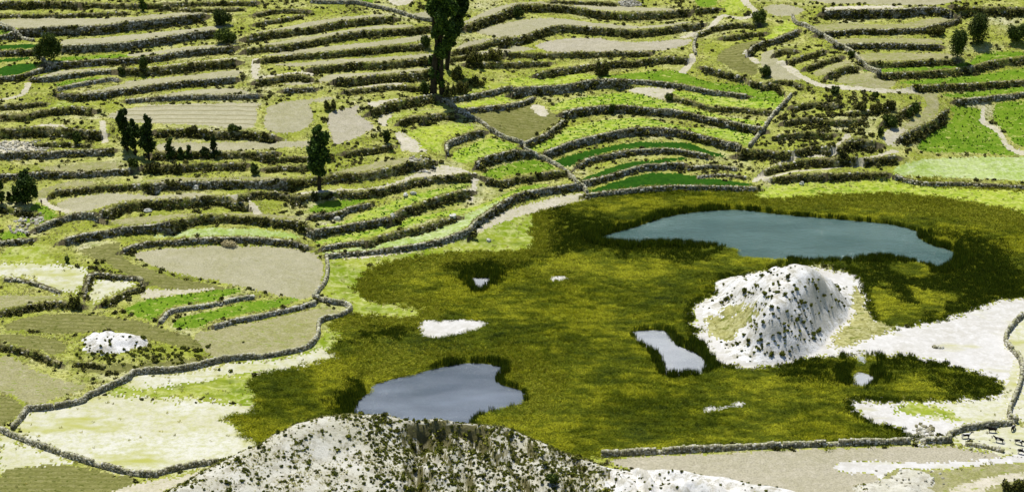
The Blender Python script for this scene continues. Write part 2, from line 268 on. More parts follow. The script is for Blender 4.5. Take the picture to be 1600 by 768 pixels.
# retaining walls: height seen (photo px), scrub cover, kind (s stone, e earth bank, p pale clean stone), foot flag, where, top edge
WALLS = [
 (17,.55,'s','below the long tan field at the top left','31,46 69,44 104,42 146,41 187,37 240,31 282,26 316,22'),
 (14,.4,'s','right of the big round bush, below the second tan field','98,72 146,70 179,68 220,64 262,57 303,51 333,48'),
 (13,.6,'s','below the half green strip right of the round bush','72,98 112,96 179,92 240,88 272,82 314,77 364,72'),
 (14,.9,'e','under the thin pale ledge in the upper left','190,108 241,106 280,101 314,97 345,95 366,93'),
 (9,.5,'s','just above the white edged green strip','50,121 75,121 115,115 146,111 172,109'),
 (8,.1,'p','white edged, holding the narrow green strip','92,137 125,130 150,125 172,121 184,123'),
 (12,.7,'s','below the broad tan strip, two above the furrowed field','95,146 127,148 167,143 208,138 241,133 282,128 324,124 366,121'),
 (8,.1,'s','straight and clean, along the top of the furrowed field','198,155 241,152 282,150 345,149 404,147'),
 (13,.9,'e','under the furrowed field beside the dark tree clump','245,203 293,202 345,206 382,205 428,211'),
 (14,.85,'e','with small conifers, right of the dark tree clump','238,239 278,237 341,238 376,237 428,240'),
 (13,.9,'e','second one down right of the dark tree clump','225,259 278,257 337,255 382,255'),
 (10,.8,'e','left of the lone dark tree foot','415,261 440,259 470,259 490,258'),
 (9,.75,'e','curling round the head of the tan crescent field','77,304 81,300 102,296 129,293 168,290 210,289 240,288'),
 (16,.55,'s','long and ragged, left of the lone dark tree','240,288 270,284 312,283 374,282 416,283 447,281'),
 (15,.75,'e','below the lone dark tree, running right','447,281 494,276 534,272 571,270 604,263 639,255 672,250'),
 (16,.8,'e','under the tan crescent field','160,328 177,320 206,315 227,313 268,311 305,309 339,306 364,309 387,320'),
 (12,.15,'s','of bare grey stone beside the green grass and the walkers','58,354 81,344 100,338 118,334 140,333 158,337'),
 (14,.45,'s','long and grey, two above the big oval field','102,372 127,366 164,360 202,354 235,352 268,346'),
 (13,.85,'e','dark with scrub, above the thin green strip over the oval field','268,346 300,339 332,336 385,338 430,342 470,347 480,352'),
 (9,.4,'s','along the top of the big oval field','193,389 210,382 237,377 270,374 301,372 341,371 385,371 426,373 457,377 480,383'),
 (7,.05,'p','winding and white topped under the upper bright green field','250,500 262,486 285,479 320,475 350,469 375,463 395,461'),
 (8,.1,'p','winding and white topped under the lower bright green field','335,507 367,498 400,492 433,485 467,477 490,470'),
 (10,.85,'e','dark hedged, below the small olive field at the left edge','0,536 33,544 67,554 93,566'),
 (5,.0,'s','short, straight and bare in the pale pasture at left','7,434 35,436 73,447 94,455'),
 (8,.3,'s','at the left edge under the small green paddock','0,377 25,375 51,372'),
 (8,.5,'s','enclosing the small bare square plot at left','131,464 130,455 136,437 141,428 152,426 178,429 218,433 224,447'),
 (10,.85,'e','sloping under the small bare square plot','160,472 180,462 200,452 222,446'),
 (12,.85,'e','brown with scrub at the left edge above the olive field','0,484 47,476 77,471 103,471 127,474'),
 (9,.5,'s','under the dark green field at the upper left edge','0,120 31,117 69,106'),
 (10,.7,'s','second green step at the left edge, beside the round bush','0,80 25,79 56,78'),
 (10,.5,'s','third green step at the left edge, above the round bush','0,55 21,54'),
 (8,.4,'s','topmost green step at the left edge','0,38 14,43'),
 (14,.85,'e','rough and brown, far left below the white edged strip','6,179 38,179 54,175 79,170 117,167 142,169'),
 (17,.65,'e','broad and broken, far left above the rubble patch','0,202 42,200 69,199 129,203 156,205'),
 (13,.4,'s','far left under the pale rubble patch','0,239 62,238 100,236 146,234 173,232'),
 (10,.55,'s','far left, between two tan strips above the left trees','0,272 58,270 83,268 135,269 177,265 202,264'),
 (13,.95,'e','at the very top left corner','0,4 60,3 120,4'),
 (9,.7,'e','at the top edge left of the green patch','130,5 200,7 300,4 400,2'),
 (13,.9,'e','below the first tan strip left of the tall eucalyptus','385,58 418,51 440,48 482,43 523,35 565,30 612,26'),
 (12,.85,'e','below the second tan strip left of the tall eucalyptus','385,77 418,72 440,71 502,60 565,49 627,45 669,40'),
 (10,.85,'e','below the third tan strip left of the tall eucalyptus','407,92 460,85 502,83 565,77 607,72 661,69'),
 (12,.9,'e','below the fourth tan strip left of the tall eucalyptus','488,105 534,100 586,98 648,93 671,91'),
 (10,.85,'e','short, above the two rounded tan plots','400,126 440,119 465,117 484,121'),
 (16,.85,'e','deep and bushy, left of the eucalyptus foot','527,124 565,121 596,117 648,114 669,110'),
 (8,.4,'s','low, right above the rounded tan plots','444,140 470,138 492,137'),
 (10,.8,'e','with a bleached rim, above the pale ledge','540,141 557,138 586,135 617,133 660,136'),
 (14,.9,'e','above the green path bend under the eucalyptus','580,172 607,162 627,157 669,149 680,148'),
 (12,.95,'e','short dark clump over the pale path','625,189 645,181 660,181'),
 (12,.95,'e','short dark clump over the light green plot','663,181 685,177 709,177'),
 (11,.4,'s','hooked, below the light green plot','697,236 697,226 705,219 729,209 754,204'),
 (14,.6,'s','under the dotted green plot in the middle','744,255 754,247 784,239 808,235 826,236'),
 (12,.75,'e','above the long green crescent at the diagonal wall','759,277 781,283 799,278 833,273 853,270 883,266'),
 (9,.45,'s','first step right of the eucalyptus shadow','695,155 729,150 759,143 801,136'),
 (9,.35,'s','second step right of the eucalyptus shadow','719,172 742,168 779,165 803,161 831,151'),
 (9,.6,'s','under the olive pasture in the middle','818,223 846,212 865,199 880,187'),
 (16,.5,'s','high and grey, below the yellow green pasture','803,140 840,136 890,132 934,125 970,124'),
 (7,.2,'s','long and thin, under the upper green crop on the right slope','970,124 1007,126 1038,129 1080,135 1110,141 1165,148'),
 (8,.5,'e','starting at the bare patch on the right slope','1050,151 1092,161 1113,167 1157,168 1180,171 1210,173'),
 (14,.75,'s','dark and long through the middle of the green slope','880,175 923,167 965,165 1017,169 1075,176 1102,183 1152,192 1190,199'),
 (14,.5,'s','arched, above the dark green crescent crop','852,236 902,219 944,209 986,201 1027,200 1069,204 1098,212 1127,219 1157,230'),
 (10,.5,'s','arched, between the two dark green crescent crops','905,256 920,247 952,240 986,234 1027,232 1069,234 1105,242'),
 (11,.4,'s','above the lowest dark green crop by the marsh','910,285 957,272 997,260 1033,256 1067,255'),
 (8,.1,'s','of bare stones between the lowest dark green crop and the marsh','915,304 960,298 1033,291 1100,291 1180,293'),
 (14,.9,'e','uppermost, right of the eucalyptus top','729,39 759,28 788,18 804,9 827,7 876,9 915,14 955,20 1009,20 1072,16'),
 (12,.9,'e','wavy, second one right of the eucalyptus top','784,62 809,59 825,54 846,46 876,40 900,41 947,45 994,48 1041,43 1094,37'),
 (8,.9,'e','short, beside the eucalyptus crown','708,80 739,72 778,62 786,63'),
 (8,.85,'e','short, beside the eucalyptus trunk','704,90 755,86 786,84'),
 (9,.75,'e','under the broad tan field, with a ragged edge','794,83 837,83 866,83 905,82 941,82 1014,81'),
 (10,.85,'e','bushy, right of the eucalyptus trunk foot','729,98 760,98 798,98 856,96'),
 (12,.85,'e','behind the round dark bush above the green slope','840,114 876,107 925,101 955,97 994,94 1033,89 1073,90'),
 (9,.85,'e','at the top beside the winding pale path','1086,14 1119,12'),
 (10,.9,'e','below the pale path fork','1090,51 1133,38 1183,37'),
 (9,.9,'e','second one below the pale path fork','1130,57 1160,53 1193,50'),
 (13,.75,'s','curved, above the tan bend of the right valley','1169,80 1180,70 1209,61 1244,47'),
 (10,.85,'e','first short step inside the right valley','1211,83 1224,76 1242,78'),
 (11,.9,'e','second short step inside the right valley','1232,94 1258,86 1287,78'),
 (11,.9,'e','third short step inside the right valley','1260,104 1287,94 1314,87'),
 (12,.85,'e','fourth short step inside the right valley','1295,115 1316,106 1336,103'),
 (16,.6,'s','tall, below the pale strip at the top right','1290,17 1400,15 1440,12 1487,13'),
 (14,.95,'e','in the shade of trees at the top right corner','1493,12 1540,12 1600,12'),
 (10,.75,'s','second one down at the top right','1280,52 1333,47 1433,45 1452,41 1497,28'),
 (10,.8,'s','third one down at the top right','1310,70 1367,68 1467,70'),
 (10,.85,'e','fourth one down at the top right','1347,97 1400,97 1493,92'),
 (11,.75,'e','under the thin curved green strip at right','1377,115 1467,110 1517,104 1550,95 1600,90'),
 (9,.8,'e','under the second green strip at right','1430,134 1483,132 1520,131 1575,127 1600,126'),
 (8,.2,'s','thin and stony above the two bright green fields','1493,156 1550,151 1600,145'),
 (13,.75,'e','curved, left of the big bright green field','1408,212 1425,203 1453,191 1468,180 1478,170'),
 (12,.8,'e','bushy, left of the curved tan plot at right','1380,190 1400,180 1415,170 1432,160'),
 (7,.7,'e','at the right end of the upper green crop','1173,127 1190,131 1217,135 1225,144'),
 (13,.97,'e','dark hedge like, left of three below the scrub hill','1154,233 1194,235 1235,238'),
 (13,.97,'e','dark hedge like, middle of three below the scrub hill','1244,235 1269,229 1299,230'),
 (17,.97,'e','dark hedge like, right of three below the scrub hill','1310,232 1329,217 1368,221'),
 (13,.95,'e','second row of hedges below the scrub hill','1194,267 1220,257 1250,251 1293,247 1338,246'),
 (12,.95,'e','second row of hedges, right end, near the pale pad','1351,249 1375,246 1400,244'),
 (10,.95,'e','lowest hedge row at the marsh edge, left half','1205,279 1239,274 1284,271'),
 (10,.9,'e','lowest hedge row at the marsh edge, right half','1295,273 1333,270 1385,270'),
 (5,.2,'s','low line of stones between pale green field and marsh','1400,274 1440,285 1500,286 1600,291'),
 (8,.8,'e','faint, across the scrub slope under the right rounded plot','540,237 575,232 610,227'),
 (8,.75,'e','faint, just left of the lone tree crown','410,241 440,243 485,246'),
 (9,.85,'e','thin, between the rubble patch and the broken bank at far left','58,225 100,222 140,226'),
 (8,.8,'e','at the left edge below the link path','0,165 30,163 70,160'),
 (6,.8,'e','thin, along the top margin over the long tan field','0,22 60,22 120,21 200,19'),
 (7,.75,'e','thin, near the top right of the green bush','250,9 300,14 380,12'),
 (8,.85,'e','ragged, left of the green patch at the top','400,21 440,14 480,16'),
 (7,.85,'e','ragged second, left of the green patch at the top','400,36 440,29 470,23'),
 (10,.85,'e','brown, at the left edge under the left trees','0,321 30,327 58,333'),
 (12,.85,'e','like a scrub knob right of the slanting short path','372,307 400,299 430,300 462,306'),
 (5,.85,'e','tiny, below the white outcrop','115,565 140,567 165,571'),
 (6,.35,'s','broken, upper one in the rubbly ground right of the middle crescent','1075,262 1110,258 1150,262'),
 (5,.35,'s','broken, lower one in the rubbly ground right of the middle crescent','1090,275 1130,272 1165,276'),
 (9,.6,'e','upper faint step in the scrub hill','1240,165 1275,160 1310,163'),
 (10,.65,'e','middle faint step in the scrub hill','1225,190 1262,184 1300,188 1340,186'),
 (10,.65,'e','lower faint step in the scrub hill','1215,212 1250,207 1300,208'),
 (8,.9,'e','bushy, under the tan wedge','1330,175 1365,172 1395,168'),
 (8,.85,'e','rough, below the olive bend','1100,104 1130,112 1160,120'),
 (6,.7,'e','thin, above the scrub hill','1200,128 1225,126 1250,131'),
 (5,.8,'e','thin, at the very top beside the stone heap','860,2 930,3 960,4'),
 (11,.75,'e','under the bleached strip right of the lone tree','463,306 510,301 571,298 623,288 651,279 697,275 733,271'),
 (9,.5,'s','below the first crop row terrace','485,337 496,334 529,331 546,323 576,318'),
 (11,.55,'s','below the second crop row terrace, left half','482,361 496,359 534,353 571,346 604,340'),
 (13,.6,'e','below the second crop row terrace, right half','612,338 628,327 660,316 674,311 700,303 732,297'),
 (9,.45,'s','below the third crop row terrace, left half','503,386 534,380 567,377'),
 (11,.55,'e','below the third crop row terrace, right half','576,377 592,369 628,360 650,357 672,349 700,340 712,338'),
 (9,.08,'s','lowest of all, bare stone above the marsh grass','513,397 600,389 667,379 710,367 733,358'),
 (12,.45,'s','lowest on the slope, along the pale footpath','733,358 742,345 777,321 809,303 857,294 905,288'),
]
FOOT = {'of bare stones between the lowest dark green crop and the marsh', 'lowest of all, bare stone above the marsh grass', 'lowest on the slope, along the pale footpath',
        'low line of stones between pale green field and marsh', 'lowest hedge row at the marsh edge, left half', 'lowest hedge row at the marsh edge, right half'}
# free-standing field walls: height m, label, line
FREE = [
 (1.0,'grey field wall running down the right side of the big oval field','510,399 512,423 507,443 490,464'),
 (1.1,'s shaped field wall round the tan plot next to the marsh grass','490,464 513,473 543,478 547,486 533,494 500,504 497,525 480,544 440,554 400,560'),
 (1.3,'long dry stone wall along the top of the bleached pasture at lower left','397,559 350,564 283,579 213,584 197,595 140,620 127,629 77,639 43,641'),
 (1.2,'short stone wall bending down beside the small oval field at the left edge','43,641 33,655 20,670'),
 (1.1,'stone wall slanting down along the lower left of the bleached pasture','0,673 20,682 73,702 123,719 167,732 213,742 245,744'),
 (1.1,'short dark stone wall ending against the foreground mound','245,742 293,730 340,723'),
 (0.8,'low wall slanting past the round bush at the upper left edge','0,38 25,49 31,60 52,65'),
 (1.0,'bleached wall stub below the round bush at upper left','56,87 69,96 83,106 92,108'),
 (1.2,'clean grey field wall running to the tall eucalyptus from the green patch','487,5 523,6 557,7 573,10 607,17 638,26 659,32 675,34'),
 (1.1,'diagonal field wall cutting down through the green terraces','692,158 709,169 729,182 754,194 766,204 784,215 818,226 820,234 833,242 858,254 880,265 890,276 907,291 917,303'),
 (0.9,'pale curved wall below the fork of the winding path','1089,55 1084,72 1087,86'),
 (1.3,'long diagonal wall dividing the right valley from the right terraces','1238,27 1244,38 1262,44 1287,59 1308,72 1330,84 1347,100 1355,109 1375,116'),
 (1.1,'straight sloping wall between green crops and the scrub hill','1236,150 1226,163 1213,175 1198,195 1186,212 1171,230'),
 (1.3,'wavy white topped wall at the right edge of the sand flat','1600,492 1584,508 1572,525 1574,540 1593,562 1597,585 1590,612 1578,640 1578,653 1588,660'),
 (1.2,'long straight wall between the marsh and the pinkish field','942,712 1000,709 1100,704 1200,699 1317,695 1420,692'),
 (1.2,'hooked wall beside the cows at lower right','1448,691 1483,690 1482,683 1500,674 1533,668 1580,663'),
 (0.5,'low sunken bank below the cows','1510,695 1540,699 1567,706'),
]
# surfaces of the land: material, name, label, outline (later ones lie over earlier ones)
FIELDS = [
 ('marsh','marsh_ground','dark boggy ground under the reeds','560,463 555,440 575,422 620,408 700,394 770,391 826,386 826,340 870,324 925,311 1000,301 1180,299 1300,296 1400,287 1600,296 1660,300 1660,462 1600,465 1560,469 1500,490 1450,505 1400,512 1370,505 1345,470 1335,440 1290,415 1180,425 1130,455 1090,473 1080,490 1085,520 1110,555 1130,573 1200,576 1270,561 1340,556 1420,560 1500,578 1545,590 1565,605 1560,617 1500,625 1400,630 1330,625 1340,650 1400,672 1430,686 1420,692 1300,695 1100,703 950,711 900,725 800,760 400,760 400,692 350,655 360,640 400,625 380,600 430,575 520,545 515,510 520,490 600,492 640,495 655,482 570,472'),
 ('grass','marsh_edge_grass','bright grass between the lowest wall and the marsh','515,406 600,398 690,385 760,362 826,336 830,340 828,388 770,393 700,396 620,411 577,424 560,440 562,462 575,474 650,485 640,495 600,492 555,490 550,480 515,470 505,450 512,425'),
 ('pasture','bog_margin','yellow green bog margin below the hedge rows','1183,301 1210,288 1250,283 1300,281 1385,280 1410,283 1500,292 1600,298 1660,300 1660,350 1600,330 1500,312 1400,302 1300,305 1200,310'),
 ('grass','bog_meadow','grass and salt patches between the tan plot and the bleached pasture','400,562 440,558 480,548 500,530 515,512 520,545 430,575 380,600 400,612 395,635 340,628 300,622 235,624 205,622 165,612 205,600 270,597 330,590 370,575'),
 ('pale','bleached_pasture','big bleached pasture at the lower left','48,642 85,640 135,630 160,614 205,623 260,624 330,628 402,638 350,655 365,670 400,690 380,720 245,742 213,740 120,716 60,694 22,678 40,655'),
 ('pale','salt_margin','pale strip along the inner side of the long dry stone wall','197,597 213,588 283,583 350,570 398,563 440,560 480,552 500,545 525,558 470,572 400,583 360,586 300,598 210,606'),
 ('pale','dry_corner','bleached corner at the lower left edge','0,676 22,686 73,706 120,722 60,730 40,731 0,742'),
 ('olive','sprouting_field','olive field in the bottom left corner','0,742 40,731 87,727 133,731 187,742 212,751 195,768 180,800 0,800'),
 ('path','sandy_track','white sandy track at the bottom left','173,768 233,752 300,740 340,730 345,745 300,750 240,775 220,800 150,800'),
 ('sand','sand_flat','white sand flat right of the mound','1660,462 1600,466 1560,470 1500,491 1450,506 1400,513 1375,507 1350,470 1340,437 1290,420 1180,425 1130,457 1092,475 1083,490 1088,520 1112,555 1132,572 1200,574 1270,559 1340,554 1420,558 1500,576 1547,588 1568,605 1562,618 1500,627 1400,632 1333,627 1343,650 1402,671 1434,684 1480,682 1500,672 1535,664 1580,655 1600,650 1660,650'),
 ('mudgrass','muddy_hollow','olive grass hollow in the sand behind the mound','1335,445 1350,470 1372,505 1400,512 1385,522 1345,536 1310,545 1296,535 1320,510 1335,490 1328,470'),
 ('pale','dry_margin','dry grass beyond the wavy wall at right','1600,493 1585,510 1575,526 1577,540 1597,562 1600,585 1593,612 1583,640 1600,655 1660,660 1660,490'),
 ('pale','yellowed_margin','yellowed sand between the marsh tip and the cows','1568,605 1590,560 1600,580 1590,612 1577,640 1580,655 1535,663 1500,660 1400,640 1500,628 1562,619'),
 ('grass','wet_swale','green wet swale crossing the lower sand','1395,640 1420,630 1450,632 1500,652 1498,660 1460,648 1420,648'),
 ('pale','cow_pasture','dry pasture where the cows stand','1485,690 1486,684 1502,676 1535,670 1585,664 1660,660 1660,715 1570,712 1540,702 1510,696'),
 ('pinktan','pinkish_field','wide pinkish ploughed field at the bottom right','950,723 1000,715 1100,711 1200,706 1317,702 1420,699 1480,700 1540,708 1567,713 1540,720 1450,725 1330,722 1306,728 1310,738 1360,740 1375,755 1360,775 1330,800 1100,800 1000,740'),
 ('sand','white_bank','white sandy bank at the bottom right','1306,728 1330,722 1450,724 1540,719 1600,709 1660,705 1660,716 1600,722 1480,733 1400,735 1375,750 1360,739 1312,738'),
 ('dirt','dry_slope','dry pinkish slope in the bottom right corner','1375,752 1400,737 1480,735 1600,724 1660,718 1660,800 1340,800 1362,775'),
 ('path','lower_track','pale track in the bottom right corner','1480,768 1530,750 1600,738 1660,730 1660,742 1600,750 1540,765 1500,800 1460,800'),
 # lower left plots
 ('tan','oval_field','big oval ploughed field beside the marsh','208,398 225,392 262,388 300,386 345,384 400,384 450,387 490,395 503,408 505,425 498,450 485,463 470,466 440,461 410,455 376,447 340,438 300,431 262,423 232,412'),
 ('olive','planted_crescent','olive planted crescent left of the oval field','122,392 143,387 185,378 188,390 195,402 205,411 232,420 262,430 300,438 340,446 365,452 330,456 280,452 250,449 225,444 200,430 175,415 150,405'),
 ('green','bright_field','upper bright green field left of the marsh','195,486 207,476 230,468 253,464 300,458 353,451 377,453 353,463 333,470 283,475 260,481 247,496 230,498'),
 ('green','bright_field','lower bright green field left of the marsh','272,503 287,494 327,486 363,476 380,471 400,470 470,465 425,482 380,490 340,498 310,511 275,512'),
 ('dirt','tan_plot','tan plot inside the s shaped wall','305,522 335,514 367,507 400,502 433,495 467,487 490,482 515,480 538,487 528,493 500,502 493,525 478,541 440,550 400,556 345,561 325,550 310,535'),
 ('olive','olive_field','large olive field behind the white outcrop','7,508 30,498 77,490 129,490 169,494 211,500 260,514 300,528 318,543 285,542 258,536 218,525 188,518 164,515 141,518 94,521 47,516 9,514'),
 ('olive','olive_plot','small olive plot at the left edge','0,521 70,525 98,535 103,544 89,553 59,546 23,537 0,532'),
 ('dirt','tan_field','tan field at the left edge above the long stone wall','0,560 27,562 67,584 97,594 133,600 127,609 87,622 63,630 40,629 20,615 0,612'),
 ('olive','round_plot','round olive plot cut by the left edge','0,614 17,619 28,629 33,639 20,655 0,662'),
 ('olive','olive_strip','olive strip below the white outcrop','117,569 167,570 267,562 327,557 337,563 283,574 213,580 167,582 133,580'),
 ('dirt','stubble_strip','pale stubble strip at the left edge','0,462 59,461 101,464 70,469 23,478 0,481'),
 ('pale','dry_pasture','pale pasture with green patches at the left edge','0,412 45,410 110,415 137,422 133,432 127,448 115,455 97,454 75,446 40,434 0,430'),
 ('grass','small_paddock','small green paddock at the left edge','5,396 14,387 35,382 66,385 75,399 80,410 28,409 0,403'),
 ('pale','square_plot','bare square plot inside a dark wall','136,460 150,440 165,436 208,440 205,446 175,458 155,470 140,470'),
 ('path','bare_strip','bare pale strip above the upper bright green field','222,453 262,452 300,452 345,449 300,457 250,463 225,466'),
 ('green','green_grass','green grass patch beside the walkers','41,334 56,317 76,324 88,338 68,346 56,350 40,345'),  # this grass patch and the next use the plain green crop ground
 ('green','green_grass','small green patch at the left edge below the walkers','0,365 10,360 30,357 42,362 37,370 0,375'),
 ('dirt','tan_strip','curved tan strip two above the oval field','173,346 202,340 268,335 310,334 395,333 465,337 468,343 430,340 340,335 300,337 262,343 225,349 190,350'),
 ('palegreen','thin_strip','thin pale green strip above the oval field','240,369 275,361 330,356 400,358 450,363 470,372 430,370 380,368 300,369 260,371'),
 ('tan','crescent_field','tan crescent field near the two walkers','89,320 106,311 143,305 185,302 247,306 300,301 312,302 357,305 330,305 300,307 227,311 185,315 160,323 139,329 116,330 97,327'),
 ('dirt','tan_corner','tan corner right of the left trees','60,298 82,290 110,283 150,285 140,291 102,293 82,297 72,307 62,312'),
 ('dirt','tan_strip','thin tan strip left of the lone tree','222,283 270,277 330,277 382,276 428,276 465,276 490,271 447,278 416,281 374,280 312,281 260,284'),
 ('dirt','tan_strip','tan strip far left below the rubble','62,261 125,255 183,253 181,263 125,267 80,266'),
 ('path','rubble_patch','pale rubble patch at far left','0,222 30,220 60,230 62,236 0,238'),
 ('path','sandy_ledge','pale sandy ledge at far left','45,198 70,194 100,196 98,201 45,202'),
 ('grass','narrow_meadow','narrow meadow left of the dark tree clump','72,164 100,156 124,162 120,166 85,168'),
 # upper left
 ('furrow','furrowed_field','large furrowed field right of the dark tree clump','168,180 200,170 241,164 320,162 401,161 402,170 393,200 339,197 247,193 205,190 180,186'),
 ('tan','tan_strip','tan strip with small conifers on its lower edge','247,226 282,222 345,222 460,221 488,220 486,226 460,229 407,233 341,236 278,235 247,236'),
 ('tan','rounded_plot','left of two rounded tan plots','420,167 453,158 513,152 510,157 483,162 488,173 488,190 473,202 450,208 423,205 413,197 413,187 417,177'),
 ('pinktan','rounded_plot','right of two rounded tan plots, behind the lone tree','511,184 517,175 530,172 546,168 563,165 557,176 584,197 575,205 557,215 532,224 523,225 517,211 512,195'),
 ('tan','tan_wedge','thin tan wedge right above the furrowed field','243,151 282,143 324,140 370,138 387,146 345,147 282,149'),
 ('tan','long_field','long tan field at the top left','0,32 42,29 94,28 146,29 208,26 241,23 282,20 328,17 337,21 314,23 272,27 240,30 187,35 146,40 104,41 62,43 31,45 12,40'),
 ('tan','long_field','second long tan field at the top left','98,63 146,60 240,51 282,47 332,41 364,40 345,45 303,50 262,56 220,62 179,67 125,71 98,70'),
 ('green','green_strip','thin green strip right of the round bush','98,90 146,87 200,85 205,88 179,91 146,92 100,95'),
 ('tan','long_field','third long tan field at the top left','200,85 240,81 282,75 364,68 364,71 314,76 272,81 220,88 204,88'),
 ('path','pale_ledge','thin pale ledge in the upper left','230,105 282,99 324,94 366,91 366,93 345,94 314,96 262,103 240,105'),
 ('tan','narrow_field','narrow tan field above the white edged strip','65,119 100,110 146,108 181,106 181,108 146,110 104,115 75,120'),
 ('green','green_strip','narrow green strip with a white wall edge','83,132 117,125 167,120 168,121 125,128 90,135'),
 ('tan','long_field','broad tan strip two above the furrowed field','125,145 187,133 200,127 240,123 303,117 374,109 374,117 366,120 324,123 282,127 240,132 208,136 167,142 133,147'),
 ('deep','dark_field','dark green field at the upper left edge','0,107 31,100 62,100 65,104 31,115 0,119'),
 ('deep','dark_strip','dark green strip at the upper left edge','0,93 42,90 42,93 0,98'),
 ('deep','dark_strip','second dark green strip at the upper left edge','0,72 52,69 56,75 0,77'),
 ('green','dark_strip','topmost green strip at the upper left edge','0,49 17,49 19,53 0,54'),
 ('tan','tan_terrace','first tan strip left of the eucalyptus','403,50 440,44 492,33 544,26 596,22 598,26 565,29 523,34 482,42 440,47 412,51'),
 ('tan','tan_terrace','second tan strip left of the eucalyptus','412,69 440,65 502,54 565,43 607,40 644,39 644,42 607,45 565,48 502,59 440,70 420,71'),
 ('tan','tan_terrace','third tan strip left of the eucalyptus','412,88 440,81 502,74 586,65 627,60 667,54 667,62 607,70 544,77 482,83 440,86'),
 ('tan','tan_terrace','fourth tan strip left of the eucalyptus','430,101 471,98 544,92 607,89 671,84 671,90 607,95 544,98 488,103 450,104'),
 ('tan','tan_terrace','fifth tan strip left of the eucalyptus','440,131 480,127 498,125 513,117 565,114 627,110 669,106 669,109 627,113 565,119 532,122 502,129 460,133'),
 ('path','trodden_gap','trodden gap between the tan strips','395,92 408,94 404,110 410,118 470,112 490,112 490,120 470,116 410,125 393,118'),
 ('green','green_patch','bright green patch at the top edge','500,-8 590,-8 585,1 575,5 520,4 508,2'),
 ('path','pale_patch','pale patch at the top edge left of the eucalyptus','605,-5 648,-5 640,6 620,9 610,5'),
 ('tan','tan_patch','tan patch behind the long grey field wall','640,24 680,15 690,25 680,32 655,30'),
 ('path','pale_ledge','bleached ledge below the eucalyptus','556,137 590,132 625,129 628,132 586,136 560,140'),
 ('path','pale_ledge','second bleached ledge below the eucalyptus','573,161 596,157 623,154 627,156 602,160 586,168'),
 # middle
 ('path','pale_path','pale path bend above the light green plot','590,190 598,178 617,175 609,186 600,198'),
 ('path','pale_path','bleached path along the light green plot','619,207 634,209 665,234 660,238 640,236 627,232 621,217'),
 ('grass','green_verge','green verge of the path under the eucalyptus','611,185 627,176 680,171 680,173 627,181 613,192'),
 ('pasture','light_green_plot','light green plot left of the diagonal wall','636,207 660,199 700,194 722,194 742,201 722,208 700,217 692,226 695,236 682,240 664,231 650,220'),
 ('rowcrop','dotted_plot','dotted green plot in the middle of the slope','709,251 709,239 729,229 764,216 789,221 813,229 813,233 784,238 747,251 727,255'),
 ('green','green_ribbon','green ribbon below the dotted plot','756,270 784,259 818,251 843,251 865,261 858,266 799,273 779,278 759,275'),
 ('green','green_ribbon','narrow green crescent left of the diagonal wall end','779,308 813,293 850,287 850,291 818,301 794,310'),
 ('pasture','step_meadow','narrow green step right of the eucalyptus shadow','712,165 747,157 784,151 823,149 784,161 734,167 717,169'),
 ('grass','step_meadow','thin green verge above the first right hand step','720,147 745,138 790,126 812,136 759,140 735,147'),
 ('olive','olive_pasture','olive pasture in the middle of the slope','734,179 759,173 789,169 818,165 838,162 858,172 873,184 865,194 838,211 818,221 799,216 766,199'),
 ('path','pale_corner','bleached corner of the olive pasture','830,167 842,163 857,173 852,182 838,178'),
 ('pasture','bright_pasture','yellow green pasture above the high grey wall','792,126 837,117 880,114 925,116 960,117 930,123 890,131 840,135 815,136'),
 ('green','upper_crop','upper green crop on the right slope','936,120 986,115 1027,111 1063,112 1102,127 1144,132 1165,132 1217,140 1225,152 1217,164 1202,170 1175,166 1165,149 1123,143 1092,135 1040,128 1007,125 969,123'),
 ('rowcrop','second_crop','second green crop on the right slope','861,167 882,157 934,149 975,145 1007,150 1048,161 1080,168 1123,180 1194,190 1194,198 1155,191 1113,182 1071,173 1027,170 986,165 934,164 892,170 865,172'),
 ('rowcrop','second_crop','short green crop beside the bare patch','1050,144 1102,147 1165,157 1217,159 1213,170 1144,167 1109,164 1067,152'),
 ('path','bare_patch','bare patch in the green crops','982,142 998,137 1048,138 1050,144 1038,150 1038,157 1013,150'),
 ('rowcrop','third_crop','third green crop on the right slope','840,225 867,213 892,198 944,188 996,184 1027,188 1048,194 1077,200 1123,200 1157,202 1186,209 1173,225 1157,226 1127,216 1098,209 1040,199 986,200 944,207 902,217 865,232 835,240 825,236'),
 ('deep','crescent_crop','upper dark green crescent crop','867,252 902,239 944,230 986,223 1027,222 1080,225 1102,234 1138,245 1119,244 1082,235 1040,231 986,232 957,236 932,242 915,250 885,260'),
 ('deep','crescent_crop','middle dark green crescent crop','907,280 943,266 973,256 1000,252 1065,246 1066,250 1010,258 957,271 933,279 912,283'),
 ('deep','crescent_crop','lowest dark green crop beside the marsh','923,298 950,288 1000,273 1033,270 1067,272 1133,281 1170,286 1170,290 1100,290 1033,289 967,296 933,301'),
 ('green','crop_terrace','first crop row terrace right of the lone tree','485,327 499,318 534,313 569,309 572,314 546,322 529,329 492,333'),
 ('rowcrop','crop_terrace','second crop row terrace right of the lone tree','489,354 546,344 550,339 592,323 639,306 686,295 730,284 735,290 700,302 674,309 639,322 604,338 569,345 522,353'),
 ('rowcrop','crop_terrace','third crop row terrace right of the lone tree','494,380 510,372 581,358 623,348 639,341 686,332 740,322 800,302 850,289 852,292 805,306 760,322 710,337 685,338 660,347 625,356 575,370 530,379'),
 ('palegreen','crop_terrace','lowest pale crop terrace above the marsh','508,394 571,384 604,377 663,365 686,353 717,339 767,319 793,308 783,316 753,336 736,355 667,376 600,388 513,396'),
 ('path','bleached_strip','bleached strip right of the lone tree','452,304 510,296 571,294 614,286 628,280 651,272 684,270 690,275 651,278 623,287 571,297 510,300 460,306'),
